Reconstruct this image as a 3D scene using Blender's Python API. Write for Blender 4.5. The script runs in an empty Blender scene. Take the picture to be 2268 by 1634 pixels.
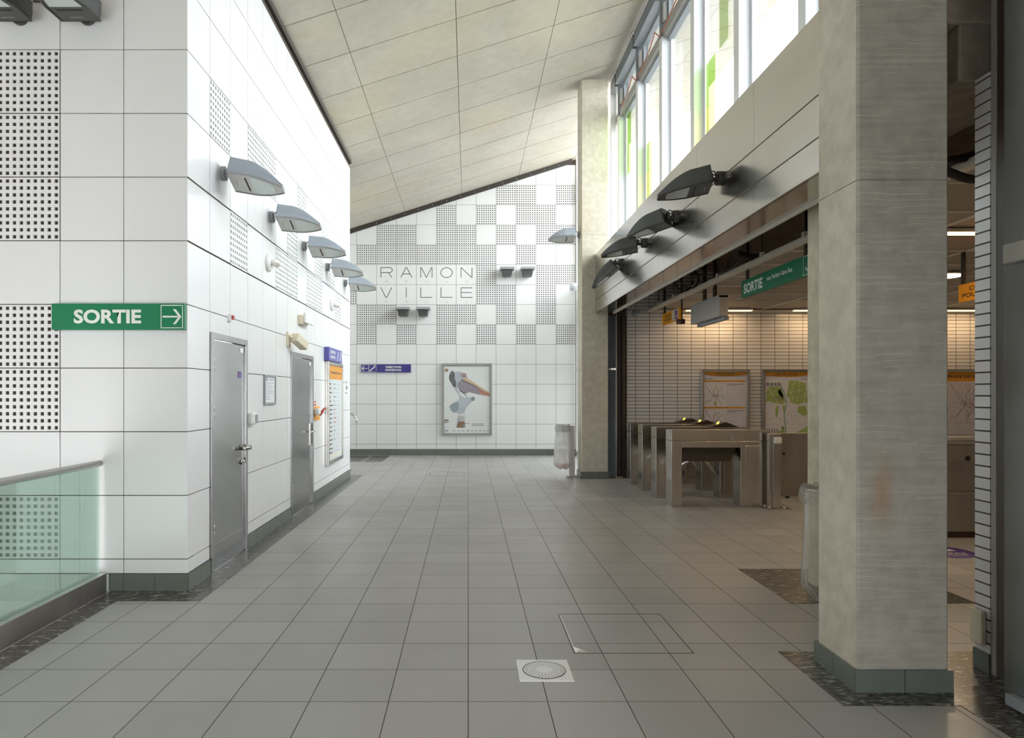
import bpy, bmesh, math, random
from mathutils import Matrix, Vector
random.seed(7)
S = bpy.context.scene
COL = S.collection
R = math.radians
# ------------------------------------------------------------------ camera, sky, exposure
cam = bpy.data.objects.new('camera', bpy.data.cameras.new('camera')); COL.objects.link(cam)
cam.location = (0, 0, 1.55); cam.rotation_euler = (R(90), 0, 0)
cam.data.sensor_fit = 'HORIZONTAL'; cam.data.sensor_width = 36
cam.data.lens = 36 * 1514 / 2268
cam.data.shift_x = (1134 - 1037) / 2268
cam.data.shift_y = (871 - 817) / 2268
cam.data.clip_start = .05
S.camera = cam
SKY = 10.5
w = bpy.data.worlds.new('sky'); S.world = w; w.use_nodes = True
bg = w.node_tree.nodes['Background']; bg.inputs[0].default_value = (.93, .965, 1, 1); bg.inputs[1].default_value = SKY
S.view_settings.view_transform = 'Standard'; S.view_settings.look = 'None'
S.view_settings.exposure = 0.1; S.view_settings.gamma = 1; S.view_settings.use_curve_mapping = False
cy = S.cycles
cy.max_bounces = 10; cy.diffuse_bounces = 6; cy.glossy_bounces = 5; cy.transmission_bounces = 8; cy.transparent_max_bounces = 16
cy.caustics_reflective = False; cy.caustics_refractive = False
cy.sample_clamp_indirect = 6; cy.use_denoising = True; cy.use_adaptive_sampling = False

def portal(loc, rot, sx, sy):      # guides the sky light through an opening; gives no light of its own
    l = bpy.data.lights.new('sky_portal', 'AREA'); l.shape = 'RECTANGLE'; l.size = sx; l.size_y = sy; l.cycles.is_portal = True
    o = bpy.data.objects.new('sky_portal', l); COL.objects.link(o); o.location = loc; o.rotation_euler = rot
portal((2.97, 7.6, 5.68), (0, R(90), 0), 3.25, 9.6)
portal((2.97, 15.0, 3.6), (0, R(90), 0), 7.2, 4.2)
portal((.45, -4.02, 1.15), (R(90), 0, 0), 1.9, 2.3)
# ------------------------------------------------------------------ materials
def srgb(r, g, b):
    f = lambda c: (c / 255 / 12.92) if c / 255 <= .04045 else ((c / 255 + .055) / 1.055) ** 2.4
    return (f(r), f(g), f(b), 1)
class N:
    """small node-tree writer"""
    def __init__(s, name):
        s.m = bpy.data.materials.new(name); s.m.use_nodes = True; s.t = s.m.node_tree
        s.p = s.t.nodes['Principled BSDF']; s.out = s.t.nodes['Material Output']
    def n(s, typ, **kw):
        n = s.t.nodes.new('ShaderNode' + typ)
        for k, v in kw.items():
            if k.startswith('i_'):
                k = k[2:]; k = int(k) if k.isdigit() else k.replace('_', ' ')
                s.put(n.inputs[k], v)
            else: setattr(n, k, v)
        return n
    def put(s, inp, v):
        if isinstance(v, bpy.types.NodeSocket): s.t.links.new(v, inp)
        else: inp.default_value = v
    def math(s, op, a, b=0, c=0):
        n = s.n('Math', operation=op); s.put(n.inputs[0], a); s.put(n.inputs[1], b); s.put(n.inputs[2], c); return n.outputs[0]
    def coord(s): return s.n('TexCoord').outputs['Object']
    def mapped(s, sc=(1, 1, 1)):
        return s.n('Mapping', i_Vector=s.coord(), i_Scale=sc).outputs[0]
    def noise(s, scale, detail=4, sc=(1, 1, 1), rough=.55):
        return s.n('TexNoise', i_Vector=s.mapped(sc), i_Scale=scale, i_Detail=detail, i_Roughness=rough).outputs[0]
    def ramp(s, f, stops):
        n = s.n('ValToRGB', i_Fac=f); e = n.color_ramp.elements
        while len(e) < len(stops): e.new(.5)
        for el, (p, c) in zip(e, stops): el.position = p; el.color = c if len(c) == 4 else (*c, 1)
        return n.outputs[0]
    def mix(s, f, a, b, blend='MIX'):
        n = s.n('Mix', data_type='RGBA', blend_type=blend); s.put(n.inputs[0], f); s.put(n.inputs[6], a); s.put(n.inputs[7], b); return n.outputs[2]
    def set(s, **kw):
        for k, v in kw.items(): s.put(s.p.inputs[k.replace('_', ' ')], v)
        return s
    def bump(s, h, strength=.2, dist=.01):
        s.put(s.p.inputs['Normal'], s.n('Bump', i_Height=h, i_Strength=strength, i_Distance=dist).outputs[0]); return s
M = {}
def plain(name, col, rough=.5, metal=0, var=.04, spec=.5, scale=9, **kw):
    g = N(name); f = g.noise(scale)
    c0 = tuple(max(0, x * (1 - var)) for x in col[:3]); c1 = tuple(min(1, x * (1 + var)) for x in col[:3])
    g.set(Base_Color=g.ramp(f, [(.3, c0), (.7, c1)]), Roughness=rough, Metallic=metal, **kw)
    g.p.inputs['Specular IOR Level'].default_value = spec
    M[name] = g.m; return g.m
plain('white_panel', (.83, .83, .82, 1), .22, var=.012, scale=1.5)
plain('white_panel_cool', (.84, .845, .86, 1), .2, var=.01, scale=1.5)
plain('panel_backing', srgb(84, 74, 64), .9)
plain('perf_backing', srgb(62, 50, 42), .95)
plain('green_tile', srgb(104, 110, 101), .3, var=.06)
plain('dark_trim', srgb(58, 52, 47), .6)
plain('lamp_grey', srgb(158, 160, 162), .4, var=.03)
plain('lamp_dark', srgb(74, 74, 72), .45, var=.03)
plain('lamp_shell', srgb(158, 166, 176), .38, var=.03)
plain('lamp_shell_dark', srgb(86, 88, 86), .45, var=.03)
plain('lamp_cover', srgb(200, 198, 194), .4, var=.03)
plain('black', srgb(28, 25, 23), .55)
plain('cable', srgb(40, 34, 31), .6)
plain('rod', srgb(52, 47, 44), .5)
plain('white', (.85, .85, .83, 1), .4, var=.01)
plain('drain_steel', (.78, .78, .77, 1), .34, metal=.45, var=.01)
plain('box_grey', srgb(178, 174, 168), .35, metal=.3, var=.02)
plain('cream', srgb(222, 212, 190), .5, var=.02)
plain('paper', (.82, .83, .86, 1), .35, var=.015, scale=3)
plain('green', (.0, .195, .08, 1), .35, var=.04)
plain('green_hang', (.0, .17, .075, 1), .4, var=.03)
plain('sign_text', (.82, .84, .76, 1), .45, var=.01)
plain('blue', srgb(58, 54, 130), .4, var=.03)
plain('blue_pale', srgb(92, 90, 168), .4, var=.03)
plain('yellow', srgb(250, 168, 8), .45, var=.02)
plain('orange', srgb(240, 160, 28), .4, var=.02)
plain('red', srgb(178, 38, 30), .4)
plain('print_black', srgb(48, 44, 44), .6)
plain('print_grey', srgb(150, 150, 152), .6, var=.02)
plain('letter', srgb(70, 64, 62), .6)
plain('number', srgb(176, 176, 176), .6)
plain('purple', srgb(84, 62, 132), .5)
plain('orange_wire', srgb(196, 104, 76), .5)
plain('steel_blue', srgb(118, 126, 132), .38, var=.05)
plain('fin_paint', (.79, .81, .86, 1), .16, var=.01, scale=2)
plain('fin_edge', (.70, .71, .70, 1), .35, var=.02, scale=2)
plain('grey_paint', srgb(150, 155, 160), .4, var=.03)
plain('beam_paint', srgb(158, 156, 150), .45, var=.03)
plain('dark_metal', srgb(78, 68, 60), .4, metal=.5)
plain('door_dark', srgb(70, 60, 52), .45)
plain('tbar', srgb(222, 214, 200), .45, var=.02)
plain('ground', (.4, .39, .37, 1), .9)
plain('roof_gravel', (.38, .375, .365, 1), .95, var=.1, scale=30)
plain('litter', srgb(222, 120, 70), .6, var=.25, scale=20)
for nm, c in dict(m_green=(178, 196, 116), m_green_dark=(144, 176, 104), m_lilac=(234, 228, 240), m_grey=(240, 236, 242), m_road=(246, 240, 224), m_teal=(140, 178, 178), m_dark=(92, 86, 110), m_pink=(206, 150, 150),
                  m_red=(180, 90, 90), m_blue=(96, 112, 156), m_text=(150, 146, 160), m_header=(240, 162, 52), bird_grey=(200, 204, 214), bird_dark=(112, 106, 110), bird_pouch=(162, 150, 162), bird_beak=(226, 196, 166),
                  bird_eye=(214, 176, 172), bird_green=(164, 176, 182), bird_tan=(176, 138, 112), bird_line=(126, 104, 84), bird_white=(246, 246, 246), bird_tip=(196, 140, 120)).items():
    plain(nm, srgb(*c), .5, var=.02 if nm == 'bird_white' else .2 if nm.startswith('bird') else .05, scale=60 if nm.startswith('bird') else 12)

def steel(name, base, rough, sc=(1, 1, .06), var=.10, nscale=7):
    g = N(name); f = g.noise(nscale, 3, sc); f2 = g.noise(1.7, 3)
    c0 = tuple(x * (1 - var) for x in base); c1 = tuple(min(1, x * (1 + var)) for x in base)
    g.set(Base_Color=g.ramp(f, [(.3, c0), (.7, c1)]), Metallic=1)
    r = g.n('MapRange', i_Value=f2, i_1=.3, i_2=.7, i_3=max(.285, rough * .85) if rough >= .28 else rough * .85, i_4=max(.30, rough * 1.2) if rough >= .28 else min(.265, rough * 1.2))
    g.set(Roughness=r.outputs[0])
    M[name] = g.m; return g.m
steel('steel', (.58, .56, .53), .22, var=.05)
steel('steel_door', (.33, .33, .325), .22, var=.05)
steel('steel_fascia', (.63, .605, .575), .20, sc=(.04, .04, 1), var=.03)
steel('steel_soffit', (.56, .52, .48), .1, sc=(1, .04, 1), var=.04)
steel('steel_rail', (.66, .64, .61), .22, sc=(1, .04, 1))
steel('steel_panel', (.42, .39, .37), .4, var=.06)
steel('chrome', (.78, .77, .75), .15)
steel('cladding', (.44, .47, .49), .42, var=.04)

def concrete(name, a, b, lines=False, stain=False, joints=False, sc=1.0, yellow=False, k2=.3):
    g = N(name)
    f = g.noise(1.3 * sc, 6, rough=.6); f2 = g.noise(9 * sc, 5, rough=.65)
    c = g.ramp(f, [(.32, a), (.68, b)])
    c = g.mix(k2, c, g.ramp(f2, [(.35, tuple(x * .72 for x in a[:3])), (.65, tuple(min(1, x * 1.18) for x in b[:3]))]))
    pores = g.n('TexVoronoi', i_Vector=g.coord(), i_Scale=16.0); pm = g.math('LESS_THAN', pores.outputs['Distance'], .035)
    c = g.mix(g.math('MULTIPLY', pm, .6), c, srgb(70, 64, 56))
    if lines:
        xyz = g.n('SeparateXYZ', i_0=g.coord())
        wob = g.noise(3, 3, (1, 1, 1)); zz = g.math('ADD', g.math('MULTIPLY', xyz.outputs[2], 32), g.math('MULTIPLY', wob, 2.2))
        ln = g.math('LESS_THAN', g.math('FRACT', zz), .12)
        br = g.math('GREATER_THAN', g.noise(2.4, 3, (1, 1, 7)), .54)
        c = g.mix(g.math('MULTIPLY', g.math('MULTIPLY', ln, br), .5), c, srgb(206, 204, 184))
        c = g.mix(.14, c, g.ramp(g.noise(40, 2, (.05, .05, 1)), [(.35, srgb(120, 120, 106)), (.65, srgb(196, 194, 178))]))
    if stain:
        xyz = g.n('SeparateXYZ', i_0=g.coord())
        dx = g.math('DIVIDE', g.math('SUBTRACT', xyz.outputs[0], 2.145), .10)
        dz = g.math('DIVIDE', g.math('SUBTRACT', xyz.outputs[2], 1.02), .30)
        d = g.math('SQRT', g.math('ADD', g.math('MULTIPLY', dx, dx), g.math('MULTIPLY', dz, dz)))
        k = g.n('MapRange', i_Value=g.math('ADD', d, g.math('MULTIPLY', g.noise(7, 4, (1, 1, .4)), 1.1)), i_1=.7, i_2=1.5, i_3=.5, i_4=0.0)
        c = g.mix(k.outputs[0], c, srgb(160, 116, 76))
    if yellow:
        y = g.ramp(g.noise(.5, 4), [(.52, (0, 0, 0)), (.76, (.4, .4, .4))])  # film-tinted window glow, put into the concrete colour as yellow patches
        c = g.mix(y, c, srgb(206, 188, 140))
    g.set(Base_Color=c, Roughness=.82); g.bump(f2, .25, .006)
    M[name] = g.m; return g.m
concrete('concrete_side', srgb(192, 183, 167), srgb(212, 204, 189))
concrete('concrete_column', srgb(154, 149, 138), srgb(176, 171, 159), lines=True, stain=True)
concrete('concrete_far', srgb(198, 189, 172), srgb(218, 210, 194), sc=1.2, yellow=True)
concrete('concrete_round', srgb(186, 176, 152), srgb(212, 204, 182))
concrete('concrete_ceiling', srgb(182, 175, 161), srgb(198, 191, 177), yellow=True, sc=.8, k2=.16)
concrete('concrete_slab', srgb(160, 146, 130), srgb(186, 172, 156))
concrete('concrete_beam', srgb(140, 130, 115), srgb(168, 158, 142))

def floor_tiles():
    g = N('floor_tile'); xyz = g.n('SeparateXYZ', i_0=g.coord())
    u = g.math('DIVIDE', xyz.outputs[0], .4); v = g.math('DIVIDE', g.math('SUBTRACT', xyz.outputs[1], 3.44 - 4.0), .4)
    du = g.math('ABSOLUTE', g.math('SUBTRACT', g.math('FRACT', g.math('ADD', u, .5)), .5))
    dv = g.math('ABSOLUTE', g.math('SUBTRACT', g.math('FRACT', g.math('ADD', v, .5)), .5))
    joint = g.math('LESS_THAN', g.math('MINIMUM', du, dv), .0065)
    cell = g.n('CombineXYZ', i_0=g.math('FLOOR', u), i_1=g.math('FLOOR', v))
    rnd = g.n('TexWhiteNoise', i_Vector=cell.outputs[0]).outputs[0]
    base = g.ramp(rnd, [(0, srgb(167, 165, 163)), (.5, srgb(173, 171, 169)), (1, srgb(179, 177, 175))])
    spk = g.noise(70, 2); base = g.mix(.10, base, g.ramp(spk, [(.3, srgb(136, 133, 127)), (.7, srgb(180, 177, 170))]))
    dirt = g.noise(.9, 5); base = g.mix(g.math('MULTIPLY', dirt, .16), base, srgb(148, 142, 134))
    base = g.mix(joint, base, srgb(84, 78, 70))
    g.set(Base_Color=base)
    rr = g.n('MapRange', i_Value=g.noise(2.2, 4), i_1=.3, i_2=.7, i_3=.30, i_4=.42)
    g.set(Roughness=g.math('MAXIMUM', rr.outputs[0], g.math('MULTIPLY', joint, .8)))
    g.bump(g.math('MULTIPLY', joint, -1), .15, .004)
    M['floor_tile'] = g.m
floor_tiles()
def granite():
    g = N('granite'); f = g.noise(15, 5, (.8, 2.2, 1), .62); f2 = g.noise(42, 3, (.7, 1.6, 1))
    c = g.ramp(f, [(.40, srgb(44, 42, 40)), (.54, srgb(82, 79, 75)), (.60, srgb(130, 126, 121)), (.66, srgb(206, 203, 197))])
    c = g.mix(.3, c, g.ramp(f2, [(.42, srgb(36, 34, 32)), (.66, srgb(150, 146, 140))]))
    g.set(Base_Color=c, Roughness=.22); M['granite'] = g.m
granite()
def brick_tile(name, axis):
    g = N(name); xyz = g.n('SeparateXYZ', i_0=g.coord())
    u = g.math('DIVIDE', xyz.outputs[axis], .26); v = g.math('DIVIDE', g.math('SUBTRACT', xyz.outputs[2], .03), .0655)
    du = g.math('ABSOLUTE', g.math('SUBTRACT', g.math('FRACT', g.math('ADD', u, .5)), .5))
    dv = g.math('ABSOLUTE', g.math('SUBTRACT', g.math('FRACT', g.math('ADD', v, .5)), .5))
    j = g.math('MAXIMUM', g.math('LESS_THAN', du, .017), g.math('LESS_THAN', dv, .068))
    cell = g.n('CombineXYZ', i_0=g.math('FLOOR', u), i_1=g.math('FLOOR', v))
    rnd = g.n('TexWhiteNoise', i_Vector=cell.outputs[0]).outputs[0]
    base = g.ramp(rnd, [(0, (.72, .715, .72)), (1, (.79, .785, .79))])
    g.set(Base_Color=g.mix(j, base, srgb(86, 76, 70)), Roughness=g.math('MAXIMUM', g.math('MULTIPLY', j, .8), .14))
    g.bump(g.math('MULTIPLY', j, -1), .3, .004); M[name] = g.m
brick_tile('brick_tile_x', 0); brick_tile('brick_tile_y', 1)
def lattice():
    g = N('ceiling_mesh'); xyz = g.n('SeparateXYZ', i_0=g.coord())
    a = g.math('FRACT', g.math('MULTIPLY', g.math('ADD', xyz.outputs[0], xyz.outputs[1]), 30))
    b = g.math('FRACT', g.math('MULTIPLY', g.math('SUBTRACT', xyz.outputs[0], xyz.outputs[1]), 30))
    h = g.math('MULTIPLY', g.math('GREATER_THAN', a, .42), g.math('GREATER_THAN', b, .42))
    g.set(Base_Color=srgb(186, 174, 160), Roughness=.5)
    tr = g.n('BsdfTransparent'); mx = g.n('MixShader', i_0=h, i_1=g.p.outputs[0], i_2=tr.outputs[0]); g.t.links.new(mx.outputs[0], g.out.inputs[0]); M['ceiling_mesh'] = g.m
lattice()
def glass(name, tint, refl=.1, rough=.02, solid=0.0, scol=(1, 1, 1, 1), fk=.55):
    g = N(name); g.t.nodes.remove(g.p)
    tr = g.n('BsdfTransparent', i_Color=tint); gl = g.n('BsdfGlossy', i_Roughness=rough)
    fr = g.n('LayerWeight', i_Blend=.18).outputs['Fresnel']
    k = g.math('ADD', g.math('MULTIPLY', fr, fk), refl * .3)
    mx = g.n('MixShader', i_0=k, i_1=tr.outputs[0], i_2=gl.outputs[0]); o = mx.outputs[0]
    if solid:
        df = g.n('BsdfDiffuse', i_Color=scol); tl = g.n('BsdfTranslucent', i_Color=scol)
        a = g.n('MixShader', i_0=.5, i_1=df.outputs[0], i_2=tl.outputs[0])
        f = g.math('MULTIPLY', g.ramp(g.noise(26, 4, (1, 1, .25)), [(.3, (.55, .55, .55)), (.7, (1, 1, 1))]), solid)
        o = g.n('MixShader', i_0=f, i_1=o, i_2=a.outputs[0]).outputs[0]
    g.t.links.new(o, g.out.inputs[0]); M[name] = g.m
glass('glass_clear', (.95, .97, .97, 1), .02)
glass('glass_green', (.83, .93, .88, 1), .12, solid=.03, scol=(.6, .8, .7, 1))
glass('glass_cover', (.96, .975, .97, 1), .0, fk=.25)
glass('film_green', (.80, .97, .50, 1), .05)
glass('film_yellow', (.97, .95, .48, 1), .05)
glass('film_lime', (.88, .98, .76, 1), .05)
glass('bag_clear', (.97, .96, .95, 1), .12, .12, solid=.22, scol=(.80, .78, .76, 1))
glass('bag_white', (.9, .9, .89, 1), .1, .2, solid=.8, scol=(.82, .82, .80, 1))
def emit(name, col, s):
    g = N(name); g.t.nodes.remove(g.p); e = g.n('Emission', i_Color=col, i_Strength=s); g.t.links.new(e.outputs[0], g.out.inputs[0]); M[name] = g.m
emit('warm_strip', (1, .62, .26, 1), 5)
emit('warm_round', (1, .78, .5, 1), 12)
emit('amber_led', (1, .8, .15, 1), 1.4)
g = N('lamp_glass'); g.set(Base_Color=(.62, .68, .65, 1), Roughness=.08); M['lamp_glass'] = g.m
g = N('dome_glass'); g.set(Base_Color=(.8, .72, .66, 1), Roughness=.1); M['dome_glass'] = g.m

# ------------------------------------------------------------------ mesh builder
class B:
    def __init__(s): s.bm = bmesh.new(); s.mats = []
    def mi(s, m):
        if m not in s.mats: s.mats.append(m)
        return s.mats.index(m)
    def face(s, pts, m):
        f = s.bm.faces.new([s.bm.verts.new(p) for p in pts]); f.material_index = s.mi(m); return f
    def box(s, x0, x1, y0, y1, z0, z1, m):
        v = [s.bm.verts.new((x, y, z)) for z in (z0, z1) for y in (y0, y1) for x in (x0, x1)]
        k = s.mi(m)
        for q in ((0, 2, 3, 1), (4, 5, 7, 6), (0, 1, 5, 4), (2, 6, 7, 3), (0, 4, 6, 2), (1, 3, 7, 5)):
            s.bm.faces.new([v[i] for i in q]).material_index = k
        return s
    def prism(s, pts, z0, z1, m, axis=2):
        """polygon extruded along axis"""
        def P(a, b, c): return {2: (a, b, c), 1: (a, c, b), 0: (c, a, b)}[axis]
        k = s.mi(m); n = len(pts)
        lo = [s.bm.verts.new(P(a, b, z0)) for a, b in pts]; hi = [s.bm.verts.new(P(a, b, z1)) for a, b in pts]
        fs = [s.bm.faces.new(lo[::-1]), s.bm.faces.new(hi)]
        for i in range(n): fs.append(s.bm.faces.new((lo[i], lo[(i + 1) % n], hi[(i + 1) % n], hi[i])))
        for f in fs: f.material_index = k
        bmesh.ops.recalc_face_normals(s.bm, faces=fs); return s
    def tube(s, pts, r, m, seg=10, cap=True):
        pts = [Vector(p) for p in pts]; k = s.mi(m); rings = []
        rs = r if isinstance(r, (list, tuple)) else [r] * len(pts)
        t0 = (pts[1] - pts[0]).normalized(); up = Vector((0, 0, 1)) if abs(t0.z) < .9 else Vector((1, 0, 0))
        a = t0.cross(up).normalized()
        for i, p in enumerate(pts):
            t = (pts[min(i + 1, len(pts) - 1)] - pts[max(i - 1, 0)]).normalized()
            a = (a - t * a.dot(t)).normalized(); b = t.cross(a)
            rings.append([s.bm.verts.new(p + (a * math.cos(j * 2 * math.pi / seg) + b * math.sin(j * 2 * math.pi / seg)) * rs[i]) for j in range(seg)])
        for q, w_ in zip(rings, rings[1:]):
            for j in range(seg):
                f = s.bm.faces.new((q[j], q[(j + 1) % seg], w_[(j + 1) % seg], w_[j])); f.material_index = k; f.smooth = True
        if cap:
            s.bm.faces.new(rings[0][::-1]).material_index = k; s.bm.faces.new(rings[-1]).material_index = k
        return s
    def cyl(s, p0, p1, r, m, seg=20): return s.tube([p0, p1], r, m, seg)
    def flat(s, pts, z, m): s.face([(a, b, z) for a, b in pts], m); return s
    def rect(s, x0, x1, y0, y1, z, m): return s.flat([(x0, y0), (x1, y0), (x1, y1), (x0, y1)], z, m)
    def disc(s, cx, cy_, r, z, m, n=20, ry=None):
        ry = ry or r
        return s.flat([(cx + r * math.cos(i * 2 * math.pi / n), cy_ + ry * math.sin(i * 2 * math.pi / n)) for i in range(n)], z, m)
    def ribbon(s, pts, wd, z, m, closed=False):
        n = len(pts); L = []; Rr = []
        P = [Vector((a, b)) for a, b in pts]
        for i in range(n):
            p = P[i]; a = P[i - 1] if (i or closed) else None; b = P[(i + 1) % n] if (i < n - 1 or closed) else None
            d1 = (p - a).normalized() if a is not None else None; d2 = (b - p).normalized() if b is not None else None
            d1 = d1 or d2; d2 = d2 or d1; n1 = Vector((-d1.y, d1.x)); n2 = Vector((-d2.y, d2.x)); nn = (n1 + n2)
            nn = nn.normalized() if nn.length > 1e-6 else n1
            k = wd / 2 / max(.5, nn.dot(n1)); L.append(p + nn * k); Rr.append(p - nn * k)
        for i in range(n if closed else n - 1):
            j = (i + 1) % n; s.face([(*Rr[i], z), (*Rr[j], z), (*L[j], z), (*L[i], z)], m)
        return s
    def text(s, txt, x0, x1, y0, y1, z, m, bold=0.0, fit=True):
        cu = bpy.data.curves.new('t', 'FONT'); cu.body = txt; cu.offset = bold; cu.resolution_u = 3
        o = bpy.data.objects.new('t', cu); COL.objects.link(o)
        me = bpy.data.meshes.new_from_object(o.evaluated_get(bpy.context.evaluated_depsgraph_get()))
        bpy.data.objects.remove(o); bpy.data.curves.remove(cu)
        if not me.vertices: return s
        xs = [v.co.x for v in me.vertices]; ys = [v.co.y for v in me.vertices]
        ax, bx, ay, by = min(xs), max(xs), min(ys), max(ys)
        for v in me.vertices:
            v.co = (x0 + (v.co.x - ax) / max(bx - ax, 1e-6) * (x1 - x0), y0 + (v.co.y - ay) / max(by - ay, 1e-6) * (y1 - y0), z)
        k = s.mi(m); n0 = len(s.bm.faces); s.bm.from_mesh(me); s.bm.faces.ensure_lookup_table()
        for f in s.bm.faces[n0:]: f.material_index = k
        bpy.data.meshes.remove(me); return s
    def obj(s, name, parent=None, mat=None, bevel=0, smooth=False, seg=2, angle=40):
        me = bpy.data.meshes.new(name); s.bm.normal_update(); s.bm.to_mesh(me); s.bm.free()
        for m in s.mats: me.materials.append(M[m])
        if smooth:
            for p in me.polygons: p.use_smooth = True
            try: me.set_sharp_from_angle(angle=R(angle))
            except Exception: pass
        o = bpy.data.objects.new(name, me); COL.objects.link(o)
        if parent is not None: o.parent = parent
        if mat is not None: o.matrix_world = mat
        if bevel:
            b = o.modifiers.new('bevel', 'BEVEL'); b.width = bevel; b.segments = seg; b.limit_method = 'ANGLE'; b.angle_limit = R(50); b.harden_normals = False
        return o
def tag(o, label, cat, group=None):
    o['label'] = label; o['category'] = cat
    if group: o['group'] = group
    return o
def thing(name, label, cat, mat=None, group=None):
    o = bpy.data.objects.new(name, None); o.empty_display_size = .1; COL.objects.link(o)
    if mat is not None: o.matrix_world = mat
    return tag(o, label, cat, group)
def struct(o, label=None):
    o['kind'] = 'structure'
    if label: o['label'] = label
    return o
def frame(o, r, u):
    r = Vector(r).normalized(); u = Vector(u).normalized(); n = r.cross(u)
    return Matrix(((r.x, u.x, n.x, o[0]), (r.y, u.y, n.y, o[1]), (r.z, u.z, n.z, o[2]), (0, 0, 0, 1)))
def on_left(y, z, d=0): return frame((XL + d, y, z), (0, 1, 0), (0, 0, 1))          # wall facing +X
def on_back(x, z, d=0): return frame((x, YB - d, z), (1, 0, 0), (0, 0, 1))          # wall facing -Y
def on_stair(x, z, d=0): return frame((x, YF - d, z), (1, 0, 0), (0, 0, 1))
def copy_tree(o, parent=None):
    c = o.copy(); COL.objects.link(c)
    if parent is not None: c.parent = parent
    for ch in list(o.children): copy_tree(ch, c)
    return c
XL, YF, YE, YB = -2.206, 5.37, 12.75, 17.15
SL = .317
def zc(x): return 5.9 + SL * (x - XL)

# ------------------------------------------------------------------ setting: floor and granite borders
b = B()
for x0, x1, y0, y1 in ((-2.93, 11.2, -4, YF), (-2.3, 11.2, YF, YE), (-5.6, 11.2, YE, YB + .1)):
    b.box(x0, x1, y0, y1, -.25, 0, 'floor_tile')
struct(b.obj('floor'), 'grey square tiled floor of the station hall')
def trim(n, rects, m, h=.003, label=None):
    b = B()
    for x0, x1, y0, y1 in rects: b.box(x0, x1, y0, y1, -.002, h, m)
    return struct(b.obj('trim_%d' % n), label)
trim(1, [(-2.80, -2.62, -2, 5.1), (-2.80, -2.206, 5.1, 5.37), (-2.206, -2.0, 5.1, 12.95), (-2.9, -2.206, 12.75, 12.95)], 'granite', label='speckled dark granite border along the white wall and railing')
trim(2, [(1.86, 3.2, 3.39, 4.10), (2.445, 3.2, 0, 3.39)], 'granite', label='speckled dark granite border round the big concrete column')
trim(3, [(2.38, 3.75, 5.05, 6.03)], 'granite', label='dark granite patch under the round column')
trim(4, [(-2.95, -2.42, 15.5, 17.0), (-2.38, -1.95, 15.5, 17.0)], 'granite', label='speckled stone patch on the floor at the foot of the back wall')
trim(5, [(2.6, 3.2, 12.45, 12.74)], 'granite', label='dark stone strip under the dark door frame')
b = B(); b.box(11.3, 70, -40, 60, -.2, -.06, 'ground'); b.box(-40, 11.3, -60, -4.02, -.2, -.06, 'ground'); b.box(2.8, 11.3, 17.3, 60, -.2, -.06, 'ground'); struct(b.obj('ground'))
b = B(); b.box(-6.4, -2.93, -4, YF, -3.3, -3.1, 'floor_tile'); b.box(-2.94, -2.931, -4, YF, -3.1, -.02, 'concrete_slab'); struct(b.obj('floor_stairwell'))

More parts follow.
